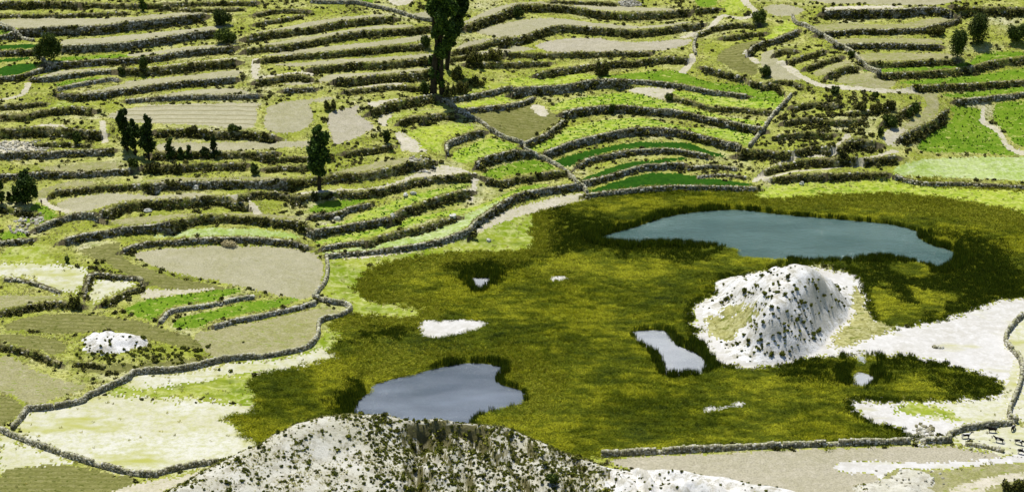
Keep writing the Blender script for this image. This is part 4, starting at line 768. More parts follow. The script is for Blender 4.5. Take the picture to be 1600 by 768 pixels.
def retaining(w, i):
    p = resample(w['p'], 0.55); t = tangent(p); nrm = np.stack([-t[:, 1], t[:, 0]], 1); yaw = np.arctan2(t[:, 1], t[:, 0]); n = len(p); earth = w['kind'] == 'e'
    fo, to = (0.45 + 0.34 * w['h'], 0.12) if earth else (0.50 + 0.06 * w['h'], 0.30)
    zt = zat(p[:, 0] + nrm[:, 0] * 0.9, p[:, 1] + nrm[:, 1] * 0.9); zb = zat(p[:, 0] - nrm[:, 0] * (fo + 0.7), p[:, 1] - nrm[:, 1] * (fo + 0.7)) - 0.12
    zt = np.maximum(zt, zb + 0.5); hh = zt - zb; r = np.random.default_rng(100 + i); face = lambda f: fo + (to - fo) * f
    o = p[n // 2].copy(); o[2] = zb[n // 2]
    rows = []                                              # core: a ragged face, level top, short back
    for k in range(5):
        f = k / 4; j = (fbm(np.arange(n) / 4.0 + 9.1 * i, np.full(n, 3.7 * k), 3) * (0.5 if earth else 0.12)) * math.sin(math.pi * f)
        rows.append(np.c_[p[:, :2] - nrm * (face(f) + j)[:, None], zb - 0.3 * (k == 0) + hh * f + 0.02 * (k == 4)])
    rows += [np.c_[p[:, :2] + nrm * 0.55, zt + 0.02], np.c_[p[:, :2] + nrm * 0.6, zt - 0.8]]
    v = np.vstack(rows) - o; a = np.arange(n - 1); q = np.vstack([np.c_[a + k * n, a + 1 + k * n, a + 1 + (k + 1) * n, a + (k + 1) * n] for k in range(6)])
    ends = np.array([[0, n, 2 * n, 6 * n], [2 * n, 3 * n, 4 * n, 6 * n], [4 * n, 5 * n, 6 * n, 4 * n]])[:2]; ends = np.vstack([ends, ends[:, ::-1] + n - 1])
    kind = {'s': 'dry stone terrace wall', 'e': 'scrub grown terrace bank', 'p': 'pale topped stone terrace wall'}[w['kind']]
    root = link('terrace_wall', mesh_np('wall_core', v, quads=np.vstack([q, ends]), mat=M['bank' if earth else 'core'], smooth=earth), loc=o, label=(kind + ' ' + w['where']), cat='terrace wall', group='terrace walls on the hillside')
    keep = {'s': 0.97, 'e': 0.2, 'p': 1.0}[w['kind']]
    C = []
    for k in range(int(np.ceil(hh.max() / 0.46))):
        z0 = k * 0.46 + 0.2; m = (k * 0.46 < hh - 0.1) & (r.random(n) < keep * np.clip(0.7 + 1.5 * fbm(p[:, 0] / 6 + i, p[:, 1] / 6, 2), 0.15 if earth else 0.75, 1))
        off = face(np.clip(z0 / hh, 0, 1)) + r.uniform(-0.1, 0.1, n); C.append(np.c_[p[:, :2] - nrm * off[:, None] + t * r.uniform(-0.12, 0.12, n)[:, None], zb + z0, yaw][m])
    C = np.vstack(C); hs = np.c_[r.uniform(0.14, 0.42, len(C)), r.uniform(0.16, 0.34, len(C)), r.uniform(0.12, 0.30, len(C))]
    if len(C):
        sv, sq = stones(C[:, :3], hs, C[:, 3] + r.uniform(-0.15, 0.15, len(C)), i)
        link('wall_stones', mesh_np('wall_stones', sv - o, quads=sq, mat=M['palestone' if w['kind'] == 'p' else 'stone']), parent=root, kind='stuff')
    cm = r.random(n) < {'s': 0.6, 'e': 0.12, 'p': 1.0}[w['kind']] * np.clip(0.7 + 2 * fbm(p[:, 0] / 5, p[:, 1] / 5 + i, 2), 0.1, 1)
    C = np.c_[p[:, :2] - nrm * (to + r.uniform(-0.25, 0.1, n))[:, None], zt + 0.08, yaw][cm]
    if len(C):
        hs = np.c_[r.uniform(0.24, 0.42, len(C)), r.uniform(0.24, 0.42, len(C)), r.uniform(0.10, 0.2, len(C))] * (1.15 if w['kind'] == 'p' else 1)
        sv, sq = stones(C[:, :3], hs, C[:, 3] + r.uniform(-0.3, 0.3, len(C)), 900 + i)
        link('coping_stones', mesh_np('coping_stones', sv - o, quads=sq, mat=M['coping']), parent=root, kind='stuff')
    # scrub on and below the face
    L = 0.55 * n; H = hh.mean()
    for row, f in enumerate((0.0, 0.3, 0.6, 0.85)):
        for _ in range(int(L / 0.62 * w['veg'] * (0.9, 0.85, 0.6, 0.25)[row])):
            j = r.integers(0, n); patchy = vnoise(np.array([p[j, 0] / 5 + i]), np.array([p[j, 1] / 5 + 1.7 * row]))[0]
            if patchy < 0.60 - 0.5 * w['veg']: continue
            rad = r.uniform(0.35, 0.9) * min(1.25, 0.5 + 0.22 * H) * (1.45 if r.random() < 0.16 else 1)
            x, y = p[j, :2] - nrm[j] * (face(f) + r.uniform(0.0, 0.5) + 0.1); SCRUB.append((x, y, zb[j] + f * hh[j] - 0.1 if row else zat(x, y) - 0.1, rad, i))
    for _ in range(int(L * 2.0)):
        j = r.integers(0, n); x, y = p[j, :2] + nrm[j] * r.uniform(-0.35, 0.9) + t[j] * r.uniform(-.3, .3); RIM.append((x, y, zt[j] - 0.03, r.uniform(0.25, 0.55)))
    for _ in range(int(L * 0.9)):
        j = r.integers(0, n); x, y = p[j, :2] - nrm[j] * (fo + r.uniform(0.3, 1.6)); RIM.append((x, y, zat(x, y) - 0.03, r.uniform(0.25, 0.45)))
    if earth:
        for _ in range(int(L * H * 0.9)):
            j = r.integers(0, n); f = r.uniform(0.1, 0.9); x, y = p[j, :2] - nrm[j] * face(f); RIM.append((x, y, zb[j] + hh[j] * f - 0.05, r.uniform(0.25, 0.5)))
for i, w in enumerate(WL): retaining(w, i)
def freestanding(h, label, pts, i):
    p = resample(at_many(catmull(P(pts), 4)), 0.5); t = tangent(p); nrm = np.stack([-t[:, 1], t[:, 0]], 1); yaw = np.arctan2(t[:, 1], t[:, 0]); n = len(p)
    p[:, 2] = zat(p[:, 0], p[:, 1]); k = np.ones(9) / 9; zs = np.convolve(np.pad(p[:, 2], 4, mode='edge'), k, 'valid'); r = np.random.default_rng(500 + i)
    o = p[n // 2].copy(); hv = h * np.clip(1 + 0.30 * fbm(np.arange(n) / 7.0, np.full(n, i * 3.3), 3) - 0.5 * (fbm(np.arange(n) / 5.0, np.full(n, 50 + i * 2.3), 2) < -0.42), 0.35, 1.3); gap = np.ones(n, bool)
    prof = [(-0.26, -0.4, 0), (-0.17, 0, 1), (0.17, 0, 1), (0.26, -0.4, 0)]
    v = np.vstack([np.c_[p[:, :2] + nrm * a, zs + (hv - 0.15 if top else b)] for a, b, top in prof]) - o; a = np.arange(n - 1)
    q = np.vstack([np.c_[a + k * n, a + 1 + k * n, a + 1 + (k + 1) * n, a + (k + 1) * n] for k in range(3)]); ends = np.array([[0, n, 2 * n, 3 * n], [n - 1, 4 * n - 1, 3 * n - 1, 2 * n - 1]])
    root = link('field_wall', mesh_np('wall_core', v, quads=np.vstack([q, ends]), mat=M['core']), loc=o, label=label, cat='stone wall', group='free standing field walls')
    C = []
    for k in range(int(np.ceil(h * 1.15 / 0.36))):
        for s in (-1, 1):
            m = (k * 0.36 < hv - 0.08); off = s * (0.30 - 0.05 * k) + r.uniform(-0.05, 0.05, n)
            C.append(np.c_[p[:, :2] + nrm * off[:, None] + t * r.uniform(-0.1, 0.1, n)[:, None], zs + k * 0.36 + 0.12, yaw][m])
    C = np.vstack(C); hs = np.c_[r.uniform(0.14, 0.42, len(C)), r.uniform(0.12, 0.28, len(C)), r.uniform(0.12, 0.27, len(C))]
    sv, sq = stones(C[:, :3], hs, C[:, 3] + r.uniform(-0.2, 0.2, len(C)), 700 + i)
    link('wall_stones', mesh_np('wall_stones', sv - o, quads=sq, mat=M['stone']), parent=root, kind='stuff')
    C = np.c_[p[:, :2] + nrm * r.uniform(-0.12, 0.12, n)[:, None], zs + hv + 0.02 + r.uniform(-0.1, 0.12, n), yaw]; hs = np.c_[r.uniform(0.22, 0.34, n), r.uniform(0.22, 0.34, n), r.uniform(0.10, 0.22, n)]
    sv, sq = stones(C[:, :3], hs, C[:, 3] + r.uniform(-0.4, 0.4, n), 800 + i)
    link('coping_stones', mesh_np('coping_stones', sv - o, quads=sq, mat=M['coping']), parent=root, kind='stuff')
for i, (h, lab, pts) in enumerate(FREE): freestanding(h, lab, pts, i)

# loose stones: rubble heap, boulders, stones at the wall gap
def heap(px, py, rx, ry, n, size, hgt, nm, label, cat, mat='palestone', seed=0):
    c = at(px, py); r = np.random.default_rng(seed); a = r.uniform(0, 6.28, n); q = np.sqrt(r.random(n)); x = c[0] + np.cos(a) * q * rx; y = c[1] + np.sin(a) * q * ry
    z = zat(x, y) + hgt * (1 - q) ** 0.8 * r.uniform(0.3, 1, n) + size * 0.2
    hs = size * np.c_[r.uniform(0.6, 1.4, n), r.uniform(0.6, 1.3, n), r.uniform(0.4, 0.9, n)]
    c[2] = zat(c[0], c[1]); sv, sq = stones(np.c_[x, y, z], hs, r.uniform(0, 3.1, n), seed + 5, 0.3)
    if n == 1: sv = sv
    return link(nm, mesh_np(nm, sv - c, quads=sq, mat=M[mat]), loc=c, label=label, cat=cat, kind='stuff' if n > 12 else None)
heap(984, 7, 4.2, 2.2, 240, 0.32, 1.7, 'stone_heap', 'heap of pale rubble stones at the top edge beside the tan ribbon', 'stone heap', seed=11)
heap(1441, 684, 3.2, 4.5, 90, 0.28, 0.2, 'scattered_stones', 'scattered white stones in the gap of the long straight wall', 'stones', seed=12)
heap(1443, 668, 2.2, 2.0, 14, 0.4, 0.3, 'scattered_stones', 'few dark boulders on the sand above the wall gap', 'stones', mat='stone', seed=13)
heap(1466, 542, 1.6, 0.8, 9, 0.35, 0.3, 'boulder_group', 'little cluster of dark rocks on the white sand flat', 'rocks', mat='stone', seed=14)
heap(20, 231, 11, 6, 260, 0.3, 0.3, 'rubble', 'pale rubble spread on the slope at far left', 'rubble', seed=15)
heap(40, 350, 5, 6, 60, 0.4, 0.3, 'rubble', 'pale stones scattered near the walkers at the left edge', 'rubble', seed=16)
heap(1560, 700, 9, 6, 40, 0.16, 0.1, 'scattered_stones', 'small pale stones lying in the cow pasture', 'stones', seed=17)
heap(1420, 745, 9, 6, 30, 0.26, 0.1, 'rubble', 'pale rocks poking from the knoll at the bottom right', 'rubble', seed=18)
heap(660, 258, 4, 4, 60, 0.35, 0.3, 'rubble', 'pale stones at the bare track in the middle of the slope', 'rubble', seed=19)
def boulder(px, py, s, label, seed):
    import bmesh
    c = at(px, py); bm = bmesh.new(); bmesh.ops.create_icosphere(bm, subdivisions=2, radius=1); r = np.random.default_rng(seed); ph = r.uniform(0, 9, 3)
    for v in bm.verts:
        k = 1 + 0.22 * math.sin(v.co.x * 3 + ph[0]) + 0.18 * math.sin(v.co.y * 4 + ph[1]) + 0.12 * math.sin(v.co.z * 6 + ph[2]); v.co = Vector((v.co.x * k * s, v.co.y * k * s * 0.9, (v.co.z * k * 0.75 + 0.4) * s))
    me = bpy.data.meshes.new('boulder'); bm.to_mesh(me); bm.free(); me.materials.append(M['palestone']); link('boulder', me, loc=c, label=label, cat='boulder', group='pale boulders on the slope')
for px, py, s, lab in ((707, 340, 1.0, 'white boulder on the third crop row terrace near the lowest wall'), (527, 343, 0.9, 'pale boulder at the end of the first crop row terrace wall'), (613, 339, 0.9, 'pale boulder where two crop terrace walls meet'),
                       (634, 306, 0.8, 'flat pale boulder above the second crop row terrace'), (646, 303, 0.8, 'pale boulder beside the flat one above the crop rows'), (231, 331, 0.9, 'pale boulder on the bank under the tan crescent field'), (306, 296, 1.1, 'rounded pale boulder at the right tip of the tan crescent field'), (1252, 288, 0.8, 'white boulder below the lowest hedge row'),
                       (764, 377, 0.7, 'lone grey boulder on the bright marsh edge grass'), (729, 181, 1.0, 'white boulder at the bend of the diagonal field wall')): boulder(px, py, s, lab, int(px))

# ---------------------------------------------------------------- plants
def leaf_cloud(n, blobs, size, seed, up=0.2, shell=0.55, aspect=1.0):    # small leaf faces spread through uneven blobs
    r = np.random.default_rng(seed); bl = np.array(blobs, float); vol = bl[:, 3] * bl[:, 4] * bl[:, 5]; w = vol ** 0.75; k = r.choice(len(bl), n, p=w / w.sum()); b = bl[k]
    d = r.normal(size=(n, 3)); d /= np.linalg.norm(d, axis=1)[:, None]; q = (shell + (1 - shell) * r.random(n)) ** 0.8 * np.where(r.random(n) < 0.25, r.random(n), 1)
    c = b[:, :3] + d * b[:, 3:6] * q[:, None] * (1 + r.normal(0, 0.10, n))[:, None]
    nrm = d * 0.7 + r.normal(size=(n, 3)) * 0.75 + np.array([0, 0, up]); nrm /= np.linalg.norm(nrm, axis=1)[:, None]
    a = np.cross(nrm, r.normal(size=(n, 3))); a /= np.linalg.norm(a, axis=1)[:, None] + 1e-9; e = np.cross(nrm, a); s = size * r.uniform(0.6, 1.35, n)[:, None]
    v = np.stack([c - a * s * 0.5 * aspect, c + e * s * 0.55, c + a * s * 0.5 * aspect, c - e * s * 0.55], 1).reshape(-1, 3)
    return v, np.arange(n * 4).reshape(-1, 4)
def blades(n, rad, h, w, seed, lean=0.35):                               # a tuft of tapering blades
    r = np.random.default_rng(seed); a = r.uniform(0, 6.28, n); q = np.sqrt(r.random(n)) * rad; bx, by = np.cos(a) * q, np.sin(a) * q
    th = r.uniform(0, 6.28, n); hh = h * r.uniform(0.55, 1.1, n); lx = np.cos(a) * lean * hh * r.uniform(0.2, 1.2, n) + r.normal(0, 0.1, n) * hh; ly = np.sin(a) * lean * hh * r.uniform(0.2, 1.2, n) + r.normal(0, 0.1, n) * hh
    ux, uy = np.cos(th) * w, np.sin(th) * w
    v = np.stack([np.c_[bx - ux, by - uy, 0 * a], np.c_[bx + ux, by + uy, 0 * a], np.c_[bx + lx * 0.4 + ux * 0.8, by + ly * 0.4 + uy * 0.8, hh * 0.6], np.c_[bx + lx * 0.4 - ux * 0.8, by + ly * 0.4 - uy * 0.8, hh * 0.6], np.c_[bx + lx, by + ly, hh]], 1).reshape(-1, 3)
    k = np.arange(n)[:, None] * 5
    return v, k + np.array([[0, 1, 2, 3]]), k + np.array([[3, 2, 4]])
def bush_mesh(name, seed, mat, n=150, size=0.42, flat_=0.85):
    r = np.random.default_rng(seed); bl = [(r.normal(0, .3), r.normal(0, .3), 0.45 * flat_ + r.normal(0, .1), r.uniform(.45, .75), r.uniform(.45, .75), r.uniform(.4, .62) * flat_) for _ in range(5)]
    v, q = leaf_cloud(n, bl, size, seed, 0.3, 0.4); v[:, 2] = np.maximum(v[:, 2], 0.0); return mesh_np(name, v, quads=q, mat=mat)
SCRUB_ME = [bush_mesh('scrub', s, M['scrub'], 130, 0.46, 0.95) for s in range(5)]
MSCRUB_ME = [bush_mesh('mound_scrub', 40 + s, M['moundscrub'], 110, 0.46, 0.9) for s in range(4)]
def tuft_mesh(name, mat, *a):
    v, q, t = blades(*a); return mesh_np(name, v, quads=q, tris=t, mat=mat)
TUSS_ME = [tuft_mesh('tussock', M['tussock'], 16, 0.5, 1.0, 0.09, s, 0.6) for s in range(3)]
SEDGE_ME = [tuft_mesh('sedge', M['sedge'], 30, 0.7, 1.0, 0.045, 10 + s, 0.75) for s in range(4)]
REED_ME = [tuft_mesh('reed', M['reed'], 34, 0.62, 1.0, 0.045, 30 + s, 0.22) for s in range(4)]
BOG_ME = [tuft_mesh('bog_grass', M['brightgrass'], 20, 0.6, 1.0, 0.07, 50 + s, 0.6) for s in range(3)]
def crop_mesh(s):
    v, q = leaf_cloud(14, [(0, 0, .35, .45, .45, .35)], 0.5, s, 0.5, 0.3); return mesh_np('crop_plant', v, quads=q, mat=M['crop'])
CROP_ME = [crop_mesh(60 + s) for s in range(3)]

def scatter(name, label, pts, meshes, cat=None):                         # one 'stuff' object: plants instanced on surveyed points
    pts = np.asarray(pts, float)
    me = bpy.data.meshes.new(name); me.vertices.add(len(pts)); me.vertices.foreach_set('co', np.ascontiguousarray(pts[:, :3], np.float32).ravel())
    for nm, a in (('size', pts[:, 3]), ('tall', pts[:, 4] if pts.shape[1] > 4 else pts[:, 3]), ('turn', RNG.uniform(0, 6.28, len(pts)))):
        at_ = me.attributes.new(nm, 'FLOAT', 'POINT'); at_.data.foreach_set('value', np.ascontiguousarray(a, np.float32))
    src = bpy.data.collections.new(name + '_source')
    for k, m in enumerate(meshes): src.objects.link(bpy.data.objects.new(name + '_kind', m))
    o = link(name, me, label=label, kind='stuff')
    g = bpy.data.node_groups.new(name, 'GeometryNodeTree'); g.interface.new_socket('Geometry', in_out='INPUT', socket_type='NodeSocketGeometry'); g.interface.new_socket('Geometry', in_out='OUTPUT', socket_type='NodeSocketGeometry')
    N = g.nodes; gi, go = N.new('NodeGroupInput'), N.new('NodeGroupOutput'); ip = N.new('GeometryNodeInstanceOnPoints'); ci = N.new('GeometryNodeCollectionInfo')
    ci.inputs['Collection'].default_value = src; ci.inputs['Separate Children'].default_value = True; ci.inputs['Reset Children'].default_value = True; ip.inputs['Pick Instance'].default_value = True
    def attr(nm):
        q = N.new('GeometryNodeInputNamedAttribute'); q.data_type = 'FLOAT'; q.inputs['Name'].default_value = nm; return q.outputs['Attribute']
    cr, cs = N.new('ShaderNodeCombineXYZ'), N.new('ShaderNodeCombineXYZ'); L = g.links.new; er = N.new('FunctionNodeEulerToRotation')
    L(attr('turn'), cr.inputs[2]); L(cr.outputs[0], er.inputs[0]); L(er.outputs[0], ip.inputs['Rotation'])
    s, h = attr('size'), attr('tall'); L(s, cs.inputs[0]); L(s, cs.inputs[1]); L(h, cs.inputs[2]); L(cs.outputs[0], ip.inputs['Scale'])
    L(gi.outputs[0], ip.inputs['Points']); L(ci.outputs[0], ip.inputs['Instance']); L(ip.outputs[0], go.inputs[0])
    md = o.modifiers.new('plants', 'NODES'); md.node_group = g
    return o
def in_frame(x, y, z, pad=60):
    x, y, z = (np.asarray(a, float) for a in (x, y, z)); dz = z - CAM_Z; dep = y * CP - dz * SP; u = x / dep * F + 800; v = 384 - (y * SP + dz * CP) / dep * F
    return (u > -pad) & (u < 1600 + pad) & (v > -pad) & (v < 768 + pad)
def surf_at(x, y):
    i = np.clip(np.searchsorted(XS, x) - 1, 0, NX - 2); j = np.clip(np.searchsorted(YS, y) - 1, 0, NY - 2); return ID[j, i], STEEP[j, i]
SM = np.array([s[0] for s in SURF]); SN = np.array([s[1] for s in SURF])
def spread(n, mats, x0=-205, x1=205, y0=328, y1=699, names=None):
    x = RNG.uniform(x0, x1, n); y = RNG.uniform(y0, y1, n); i, st = surf_at(x, y)
    k = np.isin(SM[i], mats) if names is None else np.isin(SN[i], names)
    z = zat(x, y); k &= in_frame(x, y, z); return x[k], y[k], z[k], st[k]

# marsh: dark reeds round the ponds and in the wet hollows, dry sedge elsewhere, bright bog grass
shore = np.vstack([np.vstack([p, p[:1]]) for p in PW])
x, y, z, st = spread(330000, ['marsh'])
pd = np.full(len(x), 99.0); inp = np.zeros(len(x), bool)
for p in PW:
    d, _, _ = seg_dist(x, y, np.vstack([p, p[:1]])); pd = np.minimum(pd, d); inp |= inside(x, y, p)
dk = np.zeros(len(x), bool); br = np.zeros(len(x), bool); jx = x + fbm(x / 6, y / 6, 3) * 5; jy = y + fbm(x / 6 + 9, y / 6, 3) * 7
kx, ky = jx + RNG.normal(0, 2.2, len(x)), jy + RNG.normal(0, 3.0, len(x))
for s in DARKREED: dk |= inside(kx, ky, on_z(catmull(P(s), 3, True), 0))
for s in BRIGHTBOG: br |= inside(kx, ky, on_z(catmull(P(s), 3, True), 0))
nz = fbm(x / 14, y / 20, 4); se = np.full(len(x), 99.0)
for s in FP['sand'][:1]: se, _, _ = seg_dist(x, y, np.vstack([s, s[:1]]))
reed = (pd < 1.1 + 2.6 * nz) | (se < 2.0 + 2 * nz) | (dk & (nz > -0.35)); reed &= ~(br & (pd > 1.5)); ge, _, _ = seg_dist(x, y, FP['grass'][0]); pe, _, _ = seg_dist(x, y, FP['pasture'][0]); ge = np.minimum(ge, pe); br |= (ge < 3 + 9 * np.abs(nz) + 6 * RNG.random(len(x))) & (pd > 3); reed &= ~(br & (pd > 3) & (ge < 12)); bog = br & ~reed
ok = ~inp; edge = np.clip(pd / 2.0, 0.55, 1)
thin = RNG.random(len(x)) < 0.9
def pts(k, s0, s1, h0, h1, extra=None):
    k = k & ok; q = RNG.random(k.sum()); hv = h0 + (h1 - h0) * np.clip(0.5 + nz[k] * 0.9 + RNG.normal(0, .18, k.sum()), 0, 1)
    return np.c_[x[k], y[k], z[k] - 0.05, s0 + (s1 - s0) * q, hv]
scatter('marsh_reeds', 'tall dark reeds round the ponds and in the wet hollows', np.vstack([pts(reed & (pd < 4), 0.9, 1.4, 1.3, 2.3), pts(reed & (pd >= 4), 0.9, 1.4, 0.4, 0.95)]), REED_ME)
scatter('marsh_sedge', 'olive and yellow dry sedge covering the marsh', pts(~reed & ~bog & thin, 0.9, 1.5, 0.3, 0.75), SEDGE_ME)
x3, y3, z3, _ = spread(90000, ['sand', 'pale']); s = FP['sand'][0]; d3, _, _ = seg_dist(x3, y3, np.vstack([s, s[:1]])); k3 = (d3 < 1.5 + 2.5 * fbm(x3 / 6, y3 / 6, 3)) & (z3 < 0.8)
scatter('bog_grass', 'bright yellow green bog grass clumps', np.vstack([pts(bog & thin, 0.8, 1.4, 0.35, 0.9), np.c_[x3[k3], y3[k3], z3[k3] - .03, RNG.uniform(.3, .8, k3.sum()), RNG.uniform(.12, .35, k3.sum())]]), BOG_ME)
# terraces: dry tussocks, low scrub, crop plants
x, y, z, st = spread(150000, ['rough', 'pasture', 'grass', 'pale', 'olive', 'mudgrass'])
i, _ = surf_at(x, y); pr = np.select([SM[i] == 'rough', SM[i] == 'pasture', SM[i] == 'grass', SM[i] == 'mudgrass'], [0.85, 0.18, 0.2, 0.3], 0.04)
k = (RNG.random(len(x)) < pr * np.clip(0.5 + fbm(x / 9, y / 9, 3), 0.1, 1)) & (st < 1.2) & (y < 700)
tu = np.c_[x[k], y[k], z[k] - 0.03, RNG.uniform(.35, .8, k.sum()), RNG.uniform(.25, .6, k.sum())]
rim = np.array(RIM); rim = rim[in_frame(rim[:, 0], rim[:, 1], rim[:, 2])]
x2, y2, z2, _ = spread(75000, ['greymound'], -75, 75, 328, 385); k2 = RNG.random(len(x2)) < np.clip(0.4 + fbm(x2 / 4, y2 / 4, 3), 0.05, 1) * 0.5
mt = np.c_[x2[k2], y2[k2], z2[k2] - 0.02, RNG.uniform(.15, .4, k2.sum()), RNG.uniform(.15, .45, k2.sum())]
scatter('tussock_grass', 'dry yellow tussock grass on the terraces and wall rims', np.vstack([tu, mt, np.c_[rim, rim[:, 3] * 1.1]]), TUSS_ME)
x, y, z, st = spread(120000, ['green', 'rowcrop'])
i, _ = surf_at(x, y); k = RNG.random(len(x)) < np.where(SM[i] == 'green', 0.55, 0.55) * np.clip(0.55 + 1.2 * fbm(x / 3.5, y / 6, 3), 0.05, 1)
scatter('crop_plants', 'leafy crop plants standing in the green plots', np.c_[x[k], y[k], z[k] - 0.02, RNG.uniform(.35, .75, k.sum()), RNG.uniform(.3, .6, k.sum())], CROP_ME)
x, y, z, st = spread(90000, ['rough'])
big = fbm(x / 12, y / 12, 4); k = (RNG.random(len(x)) < np.clip(0.30 + big * 1.2, 0.05, 0.8)) & (RNG.random(len(x)) < 0.8)
free_scrub = np.c_[x[k], y[k], z[k] - 0.06, 0.2 + 0.75 * RNG.random(k.sum()) ** 2.2, np.full(k.sum(), -1)]
hx = at(1265, 165); hx2 = at(1300, 215)
xs_ = RNG.normal(hx[0] * .5 + hx2[0] * .5 + 2, 11, 620); ys_ = RNG.normal(hx[1] * .5 + hx2[1] * .5, 12, 620); i, _ = surf_at(xs_, ys_); k = (SM[i] == 'rough') & (RNG.random(len(xs_)) < np.clip(0.5 + 2.2 * fbm(xs_ / 6, ys_ / 6, 3), 0.03, 1))
free_scrub = np.vstack([free_scrub, np.c_[xs_[k], ys_[k], zat(xs_[k], ys_[k]) - 0.06, 0.3 + 0.9 * RNG.random(k.sum()) ** 1.6, np.full(k.sum(), -2)]])
sc = np.vstack([np.array(SCRUB), free_scrub]); sc = sc[in_frame(sc[:, 0], sc[:, 1], sc[:, 2], 40)]
# mound scrub
x, y, z, st = spread(60000, ['greymound'], -75, 75, 328, 385); k = (RNG.random(len(x)) < np.clip(0.30 + 0.65 * sm((x + 32) / 8) * (1 - sm((x - 12) / 12)) + 0.8 * fbm(x / 4, y / 4, 3), 0.05, 1) * 0.46)
ms = np.c_[x[k], y[k], z[k] - 0.05, (0.12 + 0.45 * RNG.random(k.sum()) ** 2) * np.where(RNG.random(k.sum()) < 0.06, 1.7, 1)]
x, y, z, st = spread(90000, ['whitemound']); k = RNG.random(len(x)) < np.clip(0.14 + 1.3 * fbm(x / 4, y / 4, 3) + 0.6 * (y < 388) * (1 - sm((x - 18) / 16)), 0.02, 1)
ms = np.vstack([ms, np.c_[x[k], y[k], z[k] - 0.05, RNG.uniform(.18, .5, k.sum())]])
c0 = at(225, 545); n_ = 130; xx = c0[0] + RNG.normal(2, 9, n_); yy = c0[1] + RNG.normal(-2, 3.5, n_); i, _ = surf_at(xx, yy); k = SN[i] != 'field_wall'
ms = np.vstack([ms, np.c_[xx, yy, zat(xx, yy) - 0.05, RNG.uniform(.3, .85, n_)]])
MOUND_SHRUBS = '655,170 465,225 710,240 760,225 830,240 945,305 980,320 560,345 570,390 795,340 635,495 600,500 495,545 420,550 345,560 480,595 560,630 625,635 955,225 320,280 395,250 555,140 500,160 425,260 570,210 605,215 590,257 520,268 560,283 640,272 870,280 820,215 740,325 765,320 725,345 660,460 710,425 750,440 470,450 440,465 510,440 395,515 810,505 845,490 965,245 285,300 260,320'
mp = at_many([(1060 + float(t.split(',')[0]) / 3.841, 390 + float(t.split(',')[1]) / 3.841) for t in MOUND_SHRUBS.split()])
mp = np.repeat(mp, RNG.integers(1, 9, len(mp)), 0); mp[:, 0] += RNG.normal(0, 1.3, len(mp)); mp[:, 1] += RNG.normal(0, 1.3, len(mp)); mp[:, 2] = zat(mp[:, 0], mp[:, 1]) - 0.05
ms = np.vstack([ms, np.c_[mp, 0.18 + 0.45 * RNG.random(len(mp)) ** 1.5]])
show = sc[:, 3] * F / np.hypot(sc[:, 1], CAM_Z - sc[:, 2]); order = np.argsort(-show); sc = sc[order]
ms = ms[np.argsort(-ms[:, 3])]
NSC, NMS = 140, 70
SHN = [0]
def shrub(px_or_xyz, r, h, me, label, group=None, cat='shrub', nm='shrub'):
    p = at(*px_or_xyz) if len(px_or_xyz) == 2 else px_or_xyz
    o = link(nm, me, loc=(p[0], p[1], p[2]), label=label, cat=cat, group=group); o.scale = (r, r, h); o.rotation_euler.z = (SHN[0] * 2.4) % 6.28; SHN[0] += 1; return o
for q in sc[:NSC]:
    wh = {-1: 'on the rough ground between the terraces', -2: 'on the scrub hill right of the green crops'}.get(int(q[4])) or WL[int(q[4])]['where']
    shrub(q[:3], q[3], q[3] * 1.05, SCRUB_ME[SHN[0] % 5], 'brown green shrub, ' + wh if len(wh.split()) < 13 else 'shrub, ' + wh, 'terrace shrubs, ' + wh)
for q in ms[:NMS]:
    nm_ = SN[surf_at(np.array([q[0]]), np.array([q[1]]))[0][0]]; fm = at(575, 700)[0]
    lb = ('grey green bush in the scrub round the small white outcrop' if q[0] < -60 and q[1] > 380 else 'grey green bush on the scrubby knoll at the bottom right' if q[0] > 60 and q[1] < 400 else 'grey green bush on the white mound in the marsh' if q[1] > 400 else 'grey green bush on the white spur of the foreground mound' if nm_ == 'spur'
          else 'grey green bush on the pale left slope of the foreground mound' if q[0] < fm else 'grey green bush in the gullies right of the foreground mound crest')
    shrub(q[:3], q[3], q[3], MSCRUB_ME[SHN[0] % 4], lb, lb.replace('grey green bush', 'bushes'))
scatter('terrace_scrub', 'low brown green scrub along the terrace walls and banks', np.c_[sc[NSC:, :4], sc[NSC:, 3] * RNG.uniform(.8, 1.15, len(sc) - NSC)], SCRUB_ME)
scatter('mound_scrub', 'small dark tufts of scrub on the pale mounds', np.c_[ms[NMS:], ms[NMS:, 3] * RNG.uniform(.8, 1.2, len(ms) - NMS)], MSCRUB_ME)
for s in MOUND_SHRUBS.split():
    a, b = (float(t) / 3.841 for t in s.split(',')); r = random.uniform(0.5, 1.0)
    shrub((1060 + a, 390 + b), r, r * 1.1, MSCRUB_ME[SHN[0] % 4], 'small dark shrub dotted over the white mound in the marsh', 'shrubs dotted over the white mound')
